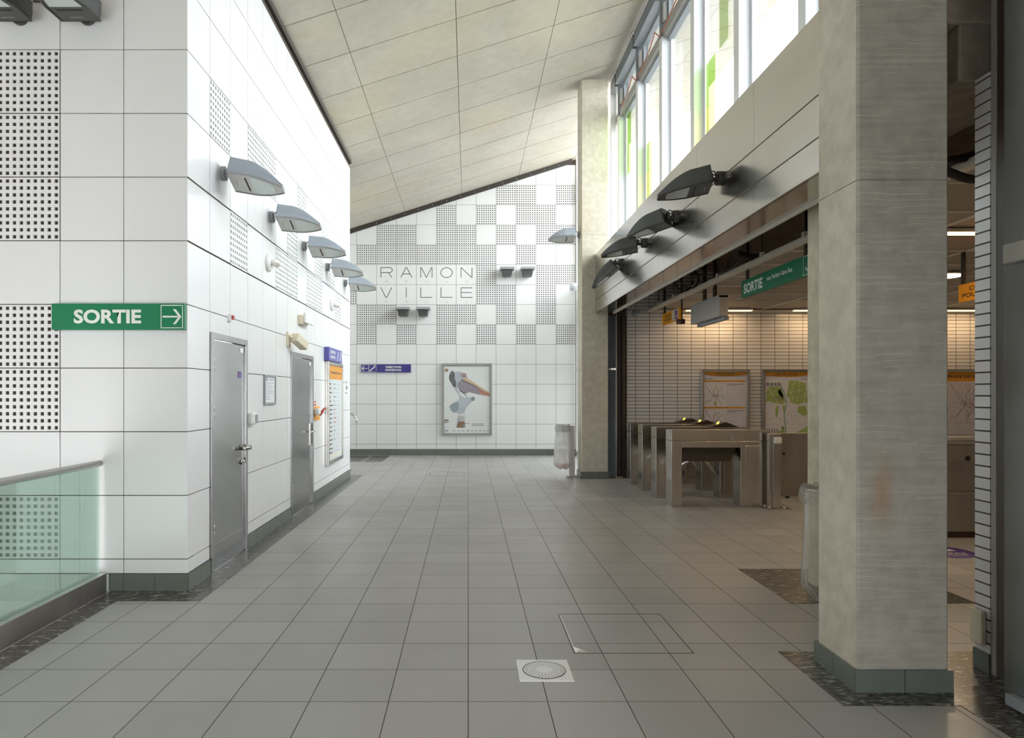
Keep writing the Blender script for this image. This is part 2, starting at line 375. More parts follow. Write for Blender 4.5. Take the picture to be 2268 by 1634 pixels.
# ------------------------------------------------------------------ tiled walls
HOLES = 9
def sub_rect(rects, h):
    out = []
    for (a, c, d, e) in rects:
        if h[0] >= c or h[1] <= a or h[2] >= e or h[3] <= d: out.append((a, c, d, e)); continue
        if h[0] > a: out.append((a, h[0], d, e))
        if h[1] < c: out.append((h[1], c, d, e))
        a2, c2 = max(a, h[0]), min(c, h[1])
        if h[2] > d: out.append((a2, c2, d, h[2]))
        if h[3] < e: out.append((a2, c2, h[3], e))
    return out
def panel_wall(name, us, vs, perf, fr, mat, cuts=(), back=(0, 1, 0, 1), gap=.0035, thick=.014, wide=(), top=None, label=None, bk=.14):
    """tiled wall in a (u, v, outward) frame; perf = set of (col,row) cells with punched holes"""
    b = B()
    for i in range(len(us) - 1):
        for j in range(len(vs) - 1):
            u0, u1, v0, v1 = us[i], us[i + 1], vs[j], vs[j + 1]
            if (i, j) in perf:
                pu = (u1 - u0 - 2 * gap) / HOLES; pv = (v1 - v0 - 2 * gap) / HOLES; q = .25
                xs = [u0 + gap]; ys = [v0 + gap]
                for k in range(HOLES): xs += [u0 + gap + pu * (k + q), u0 + gap + pu * (k + 1 - q)]; ys += [v0 + gap + pv * (k + q), v0 + gap + pv * (k + 1 - q)]
                xs.append(u1 - gap); ys.append(v1 - gap)
                fv = [[b.bm.verts.new((x, y, 0)) for y in ys] for x in xs]; mi = b.mi(mat)
                for a in range(len(xs) - 1):
                    for c in range(len(ys) - 1):
                        if a % 2 and c % 2:
                            cs = [(a, c), (a + 1, c), (a + 1, c + 1), (a, c + 1)]
                            bv = [b.bm.verts.new((xs[p], ys[r_], -.011)) for p, r_ in cs]
                            for k in range(4):
                                p, r_ = cs[k], cs[(k + 1) % 4]
                                b.bm.faces.new((fv[r_[0]][r_[1]], fv[p[0]][p[1]], bv[k], bv[(k + 1) % 4])).material_index = mi
                            b.bm.faces.new(bv).material_index = b.mi('perf_backing')
                        else:
                            b.bm.faces.new((fv[a][c], fv[a + 1][c], fv[a + 1][c + 1], fv[a][c + 1])).material_index = mi
                continue
            g0 = g1 = gap
            if v0 in wide: g0 = .008
            if v1 in wide: g1 = .008
            rects = [(u0 + gap, u1 - gap, v0 + g0, v1 - g1)]
            for h in cuts: rects = sub_rect(rects, h)
            for (a, c, d, e) in rects:
                if c - a > .004 and e - d > .004: b.box(a, c, d, e, -thick, 0, mat)
    rects = [back]
    for h in cuts: rects = sub_rect(rects, h)
    for (a, c, d, e) in rects: b.box(a, c, d, e, -bk, -.0125, 'panel_backing')
    if top:
        geom = b.bm.verts[:] + b.bm.edges[:] + b.bm.faces[:]
        bmesh.ops.bisect_plane(b.bm, geom=geom, plane_co=top[0], plane_no=top[1], clear_outer=True)
    return struct(b.obj(name, mat=fr), label)
LV = [.135, .249] + [.249 + .5 * k for k in range(1, 12)]
DOOR1 = (5.838, 6.79, -.1, 2.075); DOOR2 = (8.48, 9.68, -.1, 2.072)
U0 = [5.37, 5.835] + [5.835 + .5 * k for k in range(1, 14)] + [YE]
perf = {(c, r + 1) for c, r in ((1, 7), (3, 7), (4, 7), (2, 5), (7, 7), (6, 6), (5, 5), (6, 5), (8, 5), (9, 5), (9, 6), (10, 7), (11, 6), (12, 7), (12, 5))}
panel_wall('wall_left', U0, LV, perf, frame((XL, 0, 0), (0, 1, 0), (0, 0, 1)), 'white_panel_cool', cuts=[DOOR1, DOOR2], back=(YF + .03, YE, 0, 5.88), wide=(2.749, 3.249),
           top=((0, zc(XL) - .03, 0), (0, 1, 0)), label='long bright white tiled side wall with two steel doors')
US = [-6.206 + .5 * k for k in range(9)]; VS = [-2.751 + .5 * k for k in range(6)] + [.135] + LV[1:]
ci = len(US) - 1 - 3
pf = set()
for r in range(-6, 11):
    for c in range(8):
        if c == 5 and r in (7, 6, 5, 3, 2, 0, -2): pf.add((c, r))
vs_idx = {round(v, 3): k for k, v in enumerate(VS)}
pf = {(c, vs_idx[round(.249 + .5 * r, 3)]) for c, r in pf if round(.249 + .5 * r, 3) in vs_idx}
panel_wall('wall_stair', US, VS, pf, frame((0, YF, 0), (1, 0, 0), (0, 0, 1)), 'white_panel', back=(-6.3, XL - .002, -3.1, 5.9), gap=.0035,
           top=((XL, zc(XL) - .03, 0), (-SL, 1, 0)), label='white tiled wall above the stairwell facing the camera', bk=.13)
UB = [-5.3 + .5 * k for k in range(16)] + [2.69]
VB = [.15, .279] + [.279 + .5 * k for k in range(1, 15)]
rows = {12: (7, 8, 10), 11: (4, 6, 8, 9), 10: (1, 2, 4, 5, 7, 9, 10), 9: (0, 1, 2, 3, 4, 5, 6, 8), 8: (6, 9, 10), 7: (-1, 6, 7, 9), 6: (0, 1, 4, 5, 7, 9), 5: (0, 2, 4, 6, 8, 10)}
pb = {(c + 5, r + 1) for r, cs in rows.items() for c in cs if c < 10} | {(15, r + 1) for r, cs in rows.items() if 10 in cs}
wb = panel_wall('wall_back', UB, VB, pb, frame((0, YB, 0), (1, 0, 0), (0, 0, 1)), 'white_panel', back=(-5.6, 2.72, 0, 7.6),
           top=((XL, zc(XL) - .03, 0), (-SL, 1, 0)), label='white back wall with punched panels and the station name')
# letters of the station name, printed on the wall tiles
b = B()
def lp(pts): return [((780 + x * .13228 - 1037) / 88.28, 1.55 + (871 - (560 + y * .13223)) / 88.28) for x, y in pts]
def arc(cx, cy_, rx, ry, a0, a1, n=14): return [(cx + rx * math.cos(R(a0 + (a1 - a0) * i / n)), cy_ - ry * math.sin(R(a0 + (a1 - a0) * i / n))) for i in range(n + 1)]
ST = [[(480, 412), (480, 245), (630, 245)] + arc(630, 287, 41, 42, 90, -90) + [(480, 328)], [(610, 328), (665, 412)],
      [(815, 412), (897, 252), (908, 244), (919, 252), (1000, 412)], [(845, 351), (972, 351)],
      [(1149, 414), (1149, 247), (1160, 247), (1243, 412), (1326, 247), (1338, 247), (1338, 414)],
      [(1822, 415), (1822, 249), (1830, 249), (2000, 411), (2008, 411), (2008, 247)],
      [(478, 577), (562, 744), (581, 744), (662, 577)], [(907, 577), (907, 747)], [(1149, 577), (1149, 743), (1340, 743)],
      [(1486, 577), (1486, 743), (1678, 743)], [(2012, 585), (1823, 585), (1823, 745), (2015, 745)], [(1823, 663), (2000, 663)]]
for s_ in ST: b.ribbon(lp(s_), .016, .0015, 'letter')
b.ribbon(lp(arc(1580, 330, 96, 83, 0, 360, 40)[:-1]), .016, .0015, 'letter', closed=True)
for t_, x, y in (('18', 575, 475), ('1', 907, 475), ('13', 1245, 480), ('15', 1582, 482), ('14', 1916, 482), ('22', 570, 812), ('9', 907, 812), ('12', 1246, 815), ('12', 1582, 815), ('5', 1916, 818)):
    (xa, ya), (xb, yb) = lp([(x - 11 * len(t_) + (6 if t_ == '1' else 0), y + 17), (x + 11 * len(t_) - (6 if t_ == '1' else 0), y - 17)])
    b.text(t_, xa, xb, ya, yb, .0015, 'number', bold=-.015)
o = b.obj('lettering', wb); o['label'] = 'thin dark letters RAMON VILLE with small grey numbers'
# skirting tiles
def skirting(name, segs, label):
    b = B()
    for fr, u0, u1, start, h, stp in segs:
        u = start
        while u < u1:
            a, c = max(u, u0) + .002, min(u + stp, u1) - .002
            if c - a > .01:
                vs = [fr @ Vector(p) for p in [(x, y, z) for z in (-.004, .012) for y in (0, h) for x in (a, c)]]
                v = [b.bm.verts.new(p) for p in vs]; k = b.mi('green_tile')
                for q in ((0, 2, 3, 1), (4, 5, 7, 6), (0, 1, 5, 4), (2, 6, 7, 3), (0, 4, 6, 2), (1, 3, 7, 5)): b.bm.faces.new([v[i] for i in q]).material_index = k
            u += stp
    return struct(b.obj(name), label)
FL = frame((XL, 0, 0), (0, 1, 0), (0, 0, 1))
skirting('baseboard_left', [(FL, 5.37, 5.83, 5.37, .133, .25), (FL, 6.80, 8.47, 6.585, .133, .25), (FL, 9.69, YE, 9.585, .133, .25)], 'grey green tile skirting along the bright side wall')
skirting('baseboard_stair', [(frame((0, YF, 0), (1, 0, 0), (0, 0, 1)), -2.82, XL + .01, -2.956, .133, .25)], 'grey green tile skirting below the green exit sign')
skirting('baseboard_back', [(frame((0, YB, 0), (1, 0, 0), (0, 0, 1)), -5.5, 2.68, -5.55, .148, .25)], 'grey green tile skirting along the back wall')
# closing walls the photograph does not show directly
b = B(); b.box(-6.4, -.5, -4.15, -4, 0, 4.6, 'white_panel'); b.box(1.4, 2.95, -4.15, -4, 0, 4.05, 'white_panel'); b.box(-6.4, 2.95, -4.15, -4, 2.3, 4.6, 'white_panel')
b.prism([(-6.4, 4.6), (2.95, 4.6), (2.95, zc(2.95) - .01), (-6.4, zc(-6.4) - .01)], -4.15, -4, 'white_panel', axis=1); struct(b.obj('wall_unseen_entrance'))  # unseen wall, its opening narrowed to cut the light from behind
b = B(); b.box(-5.75, -5.6, YE - .2, YB + .2, 0, 5.0, 'white_panel'); b.box(-5.6, XL - .15, YE - .15, YE, 0, 5.75, 'white_panel')
struct(b.obj('wall_landing'))
b = B(); b.box(-6.55, -6.4, -4, YF, -3.1, 4.55, 'white_panel'); struct(b.obj('wall_west'))

# ------------------------------------------------------------------ sloping concrete ceiling
b = B()
def slab(x0, x1, y0, y1, lift=0.0, th=.22, m='concrete_ceiling'):
    b.prism([(x0, zc(x0) + lift), (x1, zc(x1) + lift), (x1, zc(x1) + th), (x0, zc(x0) + th)], y0, y1, m, axis=1)
xj = [-6.6, -5.83, -4.41, -2.99, -1.577, -.161, 1.267, 2.68, 4.1, 5.3]
yj = [8.12 + 1.005 * k for k in range(-12, 10)] + [17.4]
for i in range(len(xj) - 1):
    for j in range(len(yj) - 1):
        slab(xj[i] + .004, xj[i + 1] - .004, yj[j] + (.011), yj[j + 1] - .011, 0, .06)
slab(-6.6, 5.3, yj[0], 17.4, .018, .26, 'panel_backing')
struct(b.obj('ceiling'), 'sloping board marked concrete ceiling')
b = B()   # dark steel angle where the ceiling meets the walls
b.box(XL - .02, XL + .03, YF, YE, zc(XL) - .075, zc(XL) - .002, 'dark_trim')
b.prism([(-5.5, zc(-5.5) - .11), (2.6, zc(2.6) - .11), (2.6, zc(2.6) - .002), (-5.5, zc(-5.5) - .002)], YB - .055, YB - .005, 'dark_trim', axis=1)
for k in range(14):
    x = -2.3 + .35 * k; b.box(x, x + .02, YB - .065, YB - .052, zc(x) - .07, zc(x) - .05, 'grey_paint')
struct(b.obj('trim_6'), 'dark steel angle under the edge of the sloping ceiling')

# ------------------------------------------------------------------ concrete columns
def col_base(b, x0, x1, y0, y1, h, e=.016):
    st = .255
    for fx, (ya, yb) in ((1, (y0 - e, y0)), (1, (y1, y1 + e))):
        x = x0 - e
        while x < x1 + e - .01: b.box(x + .002, min(x + st, x1 + e) - .002, ya, yb, 0, h, 'green_tile'); x += st
    for xa, xb in ((x0 - e, x0), (x1, x1 + e)):
        y = y0
        while y < y1 - .01: b.box(xa, xb, y + .002, min(y + .205, y1) - .002, 0, h, 'green_tile'); y += .205
def column(label, x0, x1, y0, y1, m, h, joint):
    b = B(); ch = .012
    pts = [(x0 + ch, y0), (x1 - ch, y0), (x1, y0 + ch), (x1, y1 - ch), (x1 - ch, y1), (x0 + ch, y1), (x0, y1 - ch), (x0, y0 + ch)]
    top = zc(x0) - .004; z = 0
    for zj in joint + [top]:
        b.prism(pts, z, zj - .004, m)
        if zj != top:
            i = .006; b.box(x0 + i, x1 - i, y0 + i, y1 - i, zj - .005, zj + .001, m)
        z = zj
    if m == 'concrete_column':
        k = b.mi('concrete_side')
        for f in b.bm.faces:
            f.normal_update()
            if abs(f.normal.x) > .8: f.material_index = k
    o = struct(b.obj('column', angle=30), label)
    b = B(); col_base(b, x0, x1, y0, y1, h); s_ = b.obj('skirting', o); s_['label'] = 'grey green tile skirting'
    return o
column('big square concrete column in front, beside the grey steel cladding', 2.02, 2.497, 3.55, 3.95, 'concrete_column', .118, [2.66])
column('square concrete column at the far end of the steel fascia', 2.055, 2.54, 12.4, 12.85, 'concrete_far', .13, [4.43])
b = B(); pts = [(2.0, 0)]
b.cyl((3.035, 5.55, 0), (3.035, 5.55, 3.845), .25, 'concrete_round', 40); o = struct(b.obj('column', smooth=True), 'round concrete column behind the near bin bag')

# ------------------------------------------------------------------ fascia beam of steel panels over the gate opening
b = B(); FX = 2.30; y = 3.96
joints = [3.96] + [4.13 + 1.378 * k for k in range(0, 6)] + [12.395]
joints = [3.96, 4.13, 5.508, 6.886, 8.264, 9.642, 11.02, 12.395]
for j0, j1 in zip(joints, joints[1:]):
    for z0, z1 in ((3.02, 3.225), (3.237, 3.505), (3.517, 4.06)):
        b.box(FX, FX + .012, j0 + .0015, j1 - .0015, z0, z1, 'steel_fascia')
b.box(FX + .014, FX + .33, 3.96, 12.395, 3.04, 4.055, 'concrete_slab')
b.box(FX, FX + .02, 3.96, 12.395, 3.005, 3.019, 'steel_fascia')
b.box(FX, FX + .02, 12.383, 12.396, 3.005, 4.06, 'fin_edge')
struct(b.obj('beam'), 'brushed steel fascia over the ticket gates carrying four lamps')
b = B()
for j0, j1 in zip(joints, joints[1:]): b.box(FX + .035, FX + .325, j0 + .0015, j1 - .0015, 3.012, 3.022, 'steel_soffit')
b.box(FX + .022, FX + .034, 3.96, 12.395, 3.008, 3.03, 'dark_trim'); b.box(FX + .326, FX + .345, 3.96, 12.395, 2.985, 3.035, 'tbar')
struct(b.obj('trim_7'), 'polished steel soffit under the fascia')
# hall roof slab
b = B(); b.box(FX + .35, 11.2, 3.75, 12.95, 3.85, 4.05, 'concrete_slab'); b.box(FX + .02, FX + .35, 3.96, 12.395, 4.06, 4.075, 'white')
b.box(2.96, 11.3, 3.75, 17.3, 4.05, 4.075, 'roof_gravel')
struct(b.obj('ceiling_slab'), 'bare concrete slab above the ticket hall')
b = B(); b.box(3.36, 11.2, 3.78, 3.89, 3.331, 3.849, 'concrete_slab'); b.box(2.52, 3.6, 3.40, 3.749, 3.851, 4.05, 'concrete_slab'); b.box(2.965, 11.2, 3.43, 3.45, 0, 4.05, 'panel_backing'); b.box(3.6, 11.2, 3.451, 3.749, 3.851, 4.05, 'concrete_slab'); b.box(2.545, 2.965, 12.87, 12.94, 0, 4.3, 'door_dark'); struct(b.obj('wall_infill'))
b = B(); b.box(2.80, 3.35, 3.9, 5.2, 3.33, 3.66, 'concrete_beam'); b.box(2.7, 3.6, 3.9, 5.4, 3.66, 3.85, 'concrete_slab')
struct(b.obj('beam', bevel=.012), 'chipped concrete beam end above the white brick pier')

# ------------------------------------------------------------------ clerestory windows: one per bay
XI, XO = 2.75, 2.93
mul = [6.95 + 1.378 * k for k in range(-2, 5)]
b = B(); b.prism([(2.752, 4.0), (2.95, 4.0), (2.95, zc(2.95) - .01), (2.752, zc(2.752) - .01)], -4, 4.19, 'concrete_slab', axis=1); struct(b.obj('wall_light_block'))  # unseen solid wall, added in place of window bays to dim the facade
def film(o, y0, y1, z0, z1, m):
    b = B(); b.box(XO - .048, XO - .044, y0, y1, z0, z1, m); c = b.obj('film_strip', o); c['label'] = 'translucent green yellow film on the glass'
for k, y in enumerate(mul):
    ya = y; yb = min(y + 1.378, 12.88)      # bay from this mullion (near) to the next
    b = B(); b.box(XO - .04, XO - .03, ya + .13, yb - .002, 4.08, 6.60, 'glass_clear')
    o = b.obj('window_%d' % (k + 1)); struct(o, 'clerestory window bay above the steel fascia')
    b = B(); b.box(XI, XO, ya, ya + .13, 4.062, 6.62, 'fin_paint'); b.box(XI - .003, XI - .0005, ya + .004, ya + .126, 4.062, 6.62, 'fin_edge'); b.obj('mullion', o, bevel=.003)
    b = B(); b.box(XI + .02, XO, ya + .131, yb - .001, 6.60, 6.74, 'beam_paint'); b.box(XO - .1, XO - .02, ya + .131, yb - .001, 6.56, 6.599, 'grey_paint'); b.obj('transom', o)
    b = B(); b.box(XI + .0, XO, ya + .05, ya + .13, 6.62, zc(XI) - .01, 'steel_blue'); b.obj('upper_post', o)
    b = B(); b.box(XI - .05, XO, ya + .131, yb + .049, 7.22, zc(XI) - .03, 'steel_blue'); b.box(XI - .06, XO, ya + .131, yb + .049, 7.20, 7.215, 'grey_paint'); b.obj('head_beam', o)
    b = B(); b.box(XO - .08, XO - .075, ya + .131, yb - .002, 6.82, 7.16, 'glass_clear'); c = b.obj('vent_pane', o)
    b = B()
    for z0, z1 in ((6.745, 6.82), (7.16, 7.2)): b.box(XO - .1, XO - .05, ya + .131, yb - .002, z0, z1, 'grey_paint')
    for a in (ya + .131, yb - .06): b.box(XO - .1, XO - .05, a, a + .05, 6.82, 7.16, 'grey_paint')
    b.obj('vent_frame', c)
    b = B(); b.box(XO - .06, XO - .02, ya + .131, ya + .17, 4.08, 6.56, 'fin_edge'); b.box(XO - .06, XO - .02, yb - .04, yb - .001, 4.08, 6.56, 'fin_edge'); b.box(XO - .06, XO - .02, ya + .17, yb - .04, 4.07, 4.1, 'fin_edge'); b.obj('frame', o)
    b = B(); b.box(XI + .01, XI + .08, ya - .03, ya + .045, 6.83, 7.1, 'beam_paint'); b.obj('vent_motor', o, bevel=.012)
    far = yb - .001
    if k == 2:  film(o, far - .34, far - .05, 5.0, 5.52, 'film_green'); film(o, far - .34, far - .05, 4.1, 5.0, 'film_yellow'); film(o, far - .74, far - .48, 5.5, 6.56, 'film_lime')
    if k == 4:  film(o, far - .34, far - .05, 5.1, 5.56, 'film_green'); film(o, far - .34, far - .05, 4.1, 5.1, 'film_yellow')
    if k == 5: film(o, far - .34, far - .06, 5.5, 6.56, 'film_green')
w0 = [(XI + .005, 4.0 + .9 * i, 6.86 + .04 * math.sin(i * 2.1) + (.05 if i % 2 else -.03)) for i in range(10)]
b = B()
wp = []
for k in range(0, 8):
    y0 = 5.57 + 1.378 * (k - 1) + .09
    for t, dz in ((0, .02), (.18, .20), (.4, .10), (.8, .03)): wp.append((XI - .012, y0 + t * 1.378 * .95, 6.64 + dz))
wp = [p for p in wp if 4.2 < p[1] < 12.3]
b.tube(wp, .008, 'orange_wire', 6); tag(b.obj('cable'), 'thin orange wire strung along the vents at the top of the windows', 'cable')
# glazed side beyond the far column
b = B(); b.box(2.75, 2.76, 12.9, 17.08, 2.15, 6.9, 'glass_clear'); b.box(2.75, 2.76, 12.9, 17.08, .1, 2.1, 'glass_clear')
o = struct(b.obj('window_20'), 'glazed side wall beyond the far concrete column')
b = B()
for y in (12.9, 14.3, 15.7, 17.06): b.box(2.70, 2.80, y, y + .07, 0, zc(2.7) - .02, 'fin_edge')
for z in (.03, 2.1, 4.1): b.box(2.70, 2.80, 12.97, 17.06, z, z + .09, 'fin_edge')
b.obj('frame', o)
b = B(); b.tube([(2.45, 16.5, 4.12), (2.7, 16.5, 4.12)], .09, 'fin_paint', 12); b.obj('bracket', o)
# near right: steel cladding, brick pier, hall walls
b = B(); b.box(2.692, 2.95, -.5, 3.436, 0, 6.0, 'cladding'); o = struct(b.obj('wall_right', bevel=.004), 'grey steel cladding at the right edge beside the white brick pier')
b = B(); b.box(2.65, 2.69, 2.3, 3.39, 2.19, 2.285, 'beam_paint'); b.obj('ledge', o, bevel=.004)
b = B(); b.box(2.645, 2.69, 2.3, 3.37, .02, .075, 'grey_paint'); b.obj('kick_rail', o, bevel=.004)
b = B(); b.box(2.887, 2.96, 3.44, 3.733, 0, 3.85, 'door_dark'); b.box(2.885, 2.96, 3.735, 3.774, 0, 3.85, 'beam_paint'); struct(b.obj('trim_8', bevel=.003), 'brown grey steel post between cladding and brick pier')
b = B(); b.box(2.885, 11.2, 3.78, 3.892, .11, 3.33, 'brick_tile_y'); b.box(2.875, 11.2, 3.775, 3.895, 0, .11, 'green_tile'); struct(b.obj('wall_near'), 'white brick pier at the right edge')
b = B(); b.box(2.96, 11.2, 12.75, 12.95, .13, 3.85, 'brick_tile_x')
b.box(2.94, 11.2, 12.742, 12.96, 0, .13, 'green_tile')
struct(b.obj('wall_hall'), 'far white brick wall of the ticket hall with the map posters')
b = B(); b.box(11.2, 11.35, 3.75, 12.95, 0, 4.05, 'white_panel'); struct(b.obj('wall_east'))
# dark sliding-door frame between far column and brick wall
b = B(); b.box(2.60, 2.69, 12.72, 12.80, .0, 3.0, 'steel_blue'); b.box(2.562, 2.60, 12.70, 12.76, 0, 3.0, 'steel_blue'); b.box(2.69, 2.705, 12.45, 12.80, 0, 3.0, 'chrome')
b.box(2.705, 2.86, 12.78, 12.86, 0, 3.0, 'door_dark'); b.box(2.86, 2.875, 12.74, 12.86, 0, 3.0, 'black'); b.box(2.875, 2.94, 12.74, 12.86, 0, 3.0, 'dark_metal')
o = struct(b.obj('door_3', bevel=.002), 'dark sliding door leaf in a steel frame beside the far column')
b = B(); b.box(2.60, 2.69, 12.66, 12.72, 1.98, 2.02, 'chrome'); b.obj('handle', o, bevel=.005)
b = B(); b.box(2.70, 2.82, 12.48, 12.52, .004, .03, 'chrome'); b.obj('floor_stop', o)

# ------------------------------------------------------------------ suspended ceiling of the hall
b = B(); HX = 3.40; HZ = 3.085
b.box(HX + .03, 11.2, 4.2, 12.74, HZ + .012, HZ + .03, 'ceiling_mesh')
for k in range(12): b.box(HX, 11.2, 4.2 + .8 * k - .014, 4.2 + .8 * k + .014, HZ, HZ + .014, 'tbar')
for k in range(1, 8): b.box(HX + 1.0 * k - .014, HX + 1.0 * k + .014, 4.2, 12.74, HZ - .001, HZ + .013, 'tbar')
b.box(HX, 11.2, 12.5, 12.74, HZ - .03, HZ - .002, 'tbar')
struct(b.obj('ceiling_hall'), 'suspended mesh ceiling of the ticket hall')
b = B(); b.box(HX - .05, HX + .03, 4.2, 12.74, HZ - .015, HZ + .02, 'tbar'); b.box(HX - .012, HX + .0, 4.2, 12.74, HZ + .02, HZ + .055, 'tbar'); struct(b.obj('trim_9'), 'cream edge profile of the suspended ceiling')

# ------------------------------------------------------------------ doors in the bright wall
def steel_door(n, y0, y1, ztop, label, lever):
    fr = frame((XL, y0, 0), (0, 1, 0), (0, 0, 1)); W = y1 - y0; f = .055
    b = B(); b.prism([(0, 0), (f, 0), (f, ztop - f), (W - f, ztop - f), (W - f, 0), (W, 0), (W, ztop), (0, ztop)], -.10, .018, 'steel_door')
    o = struct(b.obj('door_%d' % n, mat=fr, bevel=.003), label)
    b = B(); b.box(f + .004, W - f - .004, .012, ztop - f - .006, -.05, -.004, 'steel_door'); b.box(f + .004, W - f - .004, .012, .235, -.004, -.002, 'steel_door'); leaf = b.obj('leaf', o, bevel=.002)
    for z in (.30, 1.33, 1.74):
        b = B(); b.cyl((f + .005, z, .006), (f + .005, z + .055, .006), .013, 'steel', 12); b.cyl((f + .005, z + .06, .006), (f + .005, z + .115, .006), .013, 'steel', 12); b.box(f - .03, f + .04, z - .002, z + .117, -.003, .004, 'steel'); b.obj('hinge', o)
    b = B(); h = 1.02; x = W - f - .08
    if lever == 1:
        b.cyl((x, h, -.004), (x, h, .05), .024, 'steel', 18); b.tube([(x - .06, h, .05), (x - .02, h, .055), (x + .05, h, .06)], [.012, .024, .026], 'steel', 14)
        b.cyl((x, h - .13, -.004), (x, h - .13, .014), .03, 'steel', 18); b.cyl((x, h - .13, .014), (x, h - .13, .03), .012, 'chrome', 12)
    else:
        b.box(x - .02, x + .02, h - .19, h + .11, -.004, .006, 'steel'); b.cyl((x, h, .006), (x, h, .05), .011, 'steel', 12); b.tube([(x + .02, h, .05), (x - .05, h, .052), (x - .14, h, .048)], .012, 'steel', 12)
    b.obj('handle', o)
    b = B(); b.rect(W - f - .12, W - f - .012, ztop - f - .075, ztop - f - .03, -.002, 'white'); b.obj('label_plate', o)
    return o
o = steel_door(1, 5.838, 6.79, 2.075, 'nearer brushed steel door with a blue sticker', 1)
b = B(); b.rect(.72, .82, 1.70, 1.76, -.002, 'blue'); b.rect(.74, .80, 1.715, 1.745, -.0012, 'blue_pale'); b.rect(.745, .765, 1.72, 1.74, -.001, 'red'); b.obj('sticker', o)['label'] = 'small blue sticker'
steel_door(2, 8.48, 9.68, 2.072, 'farther brushed steel door with a long lever plate', 2)

# ------------------------------------------------------------------ boat-shaped wall lamps
def lamp_meshes(dark):
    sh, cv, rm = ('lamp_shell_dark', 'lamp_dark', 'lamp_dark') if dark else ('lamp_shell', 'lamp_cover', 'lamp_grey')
    def hw(t):  # half width in plan
        return .150 * (1 - .04 * (1 - t) ** 2) if t < .35 else .150 * (1 - .72 * ((t - .35) / .65) ** 1.9)
    def top(t): return .158 - .03 * t if t < .3 else .149 - .131 * ((t - .3) / .7) ** 1.6
    X0, X1 = .10, .575; n = 18; b = B(); k = b.mi(sh); kr = b.mi(rm); rings = []
    for i in range(n + 1):
        t = i / n; x = X0 + (X1 - X0) * t; a = hw(t); h = top(t)
        prof = [(a - .004, .0), (a + .010, .0), (a + .012, .012), (a + .003, .018), (a + .012, .018 + (h - .018) * .35), (a + .012, .018 + (h - .018) * .72), (a + .014, h - .006 if h > .03 else .024), (a + .004, h + .004), (a * .5, h + .012), (0, h + .015)]
        full = prof + [(-p, q) for p, q in prof[-2::-1]]
        rings.append([b.bm.verts.new((x, p, q)) for p, q in full])
    for r0, r1 in zip(rings, rings[1:]):
        for j in range(len(r0) - 1):
            f = b.bm.faces.new((r0[j], r1[j], r1[j + 1], r0[j + 1])); f.smooth = True; f.material_index = kr if (j < 3 or j > len(r0) - 5 or j in (6, 7, len(r0) - 8, len(r0) - 9)) else k
    b.bm.faces.new(rings[0]).material_index = k; b.bm.faces.new(rings[-1][::-1]).material_index = kr
    body = b
    b = B(); P = [(X0 + (X1 - X0) * i / n, hw(i / n) - .006) for i in range(n + 1)]
    def strip(b, t0, t1, z, m, sc=1.0, n2=8):
        pts = [(X0 + (X1 - X0) * t, hw(t) * sc - .006) for t in [t0 + (t1 - t0) * i / n2 for i in range(n2 + 1)]]
        b.flat([(x, y) for x, y in pts] + [(x, -y) for x, y in pts[::-1]], z, m)
    strip(b, 0, 1, .004, cv, n2=18); strip(b, .30, .335, .002, 'black', .72); b.box(.150, .157, -.05, .05, .0025, .0035, 'lamp_grey')
    cover = b
    b = B(); strip(b, .42, .84, .001, 'lamp_glass', .86); pane = b
    b = B(); b.cyl((0, 0, 0), (.034, 0, 0), .064, rm, 24); b.cyl((.034, 0, 0), (.046, 0, 0), .036, rm, 18); plate = b
    b = B(); b.box(.045, .085, -.02, .02, -.03, .03, 'dark_trim' if dark else 'chrome'); b.box(.08, .105, -.045, .045, -.035, .035, rm); b.cyl((.065, -.03, .008), (.065, .03, .008), .010, 'chrome', 10); br = b
    b = B(); b.tube([(.04, 0, .03), (.055, .01, .06), (.08, .012, .062), (.105, .01, .03)], .006, 'black', 6); cb = b
    return body, cover, pane, plate, br, cb
PROTO = {}
def make_lamp(dark):
    if dark in PROTO: return copy_tree(PROTO[dark])
    o = thing('wall_lamp', 'x', 'lamp'); head = None
    body, cover, pane, plate, br, cb = lamp_meshes(dark)
    plate.obj('wall_plate', o, smooth=True)
    br.obj('bracket', o); cb.obj('cable', o)
    h = body.obj('housing', o); h.location = (0, 0, -.085)
    c = cover.obj('bottom_cover', h); c2 = pane.obj('lens', h); c2['label'] = 'pale glass lens'
    for f in (c, c2):
        pass
    PROTO[dark] = o; return o
def lamp(loc, yaw, pitch, roll, label, group, dark):
    """plate faces along yaw; the housing tilts on the bracket"""
    o = make_lamp(dark); o.location = loc; o.rotation_euler = (0, 0, R(yaw)); o['label'] = label; o['group'] = group
    return o
def tilt(o, yaw, pitch, roll):
    for c in o.children:
        if c.name.startswith('housing'):
            piv = Vector((.07, 0, 0)); m = Matrix.Translation(piv) @ Matrix.Rotation(R(yaw), 4, 'Z') @ Matrix.Rotation(R(pitch), 4, 'Y') @ Matrix.Rotation(R(roll), 4, 'X') @ Matrix.Translation(-piv)
            c.matrix_local = m @ Matrix.Translation((0, 0, -.085))
G1 = 'grey boat shaped lamps on the bright side wall'; G2 = 'dark boat shaped lamps on the steel fascia'; G3 = 'boat shaped lamps above the exit sign'
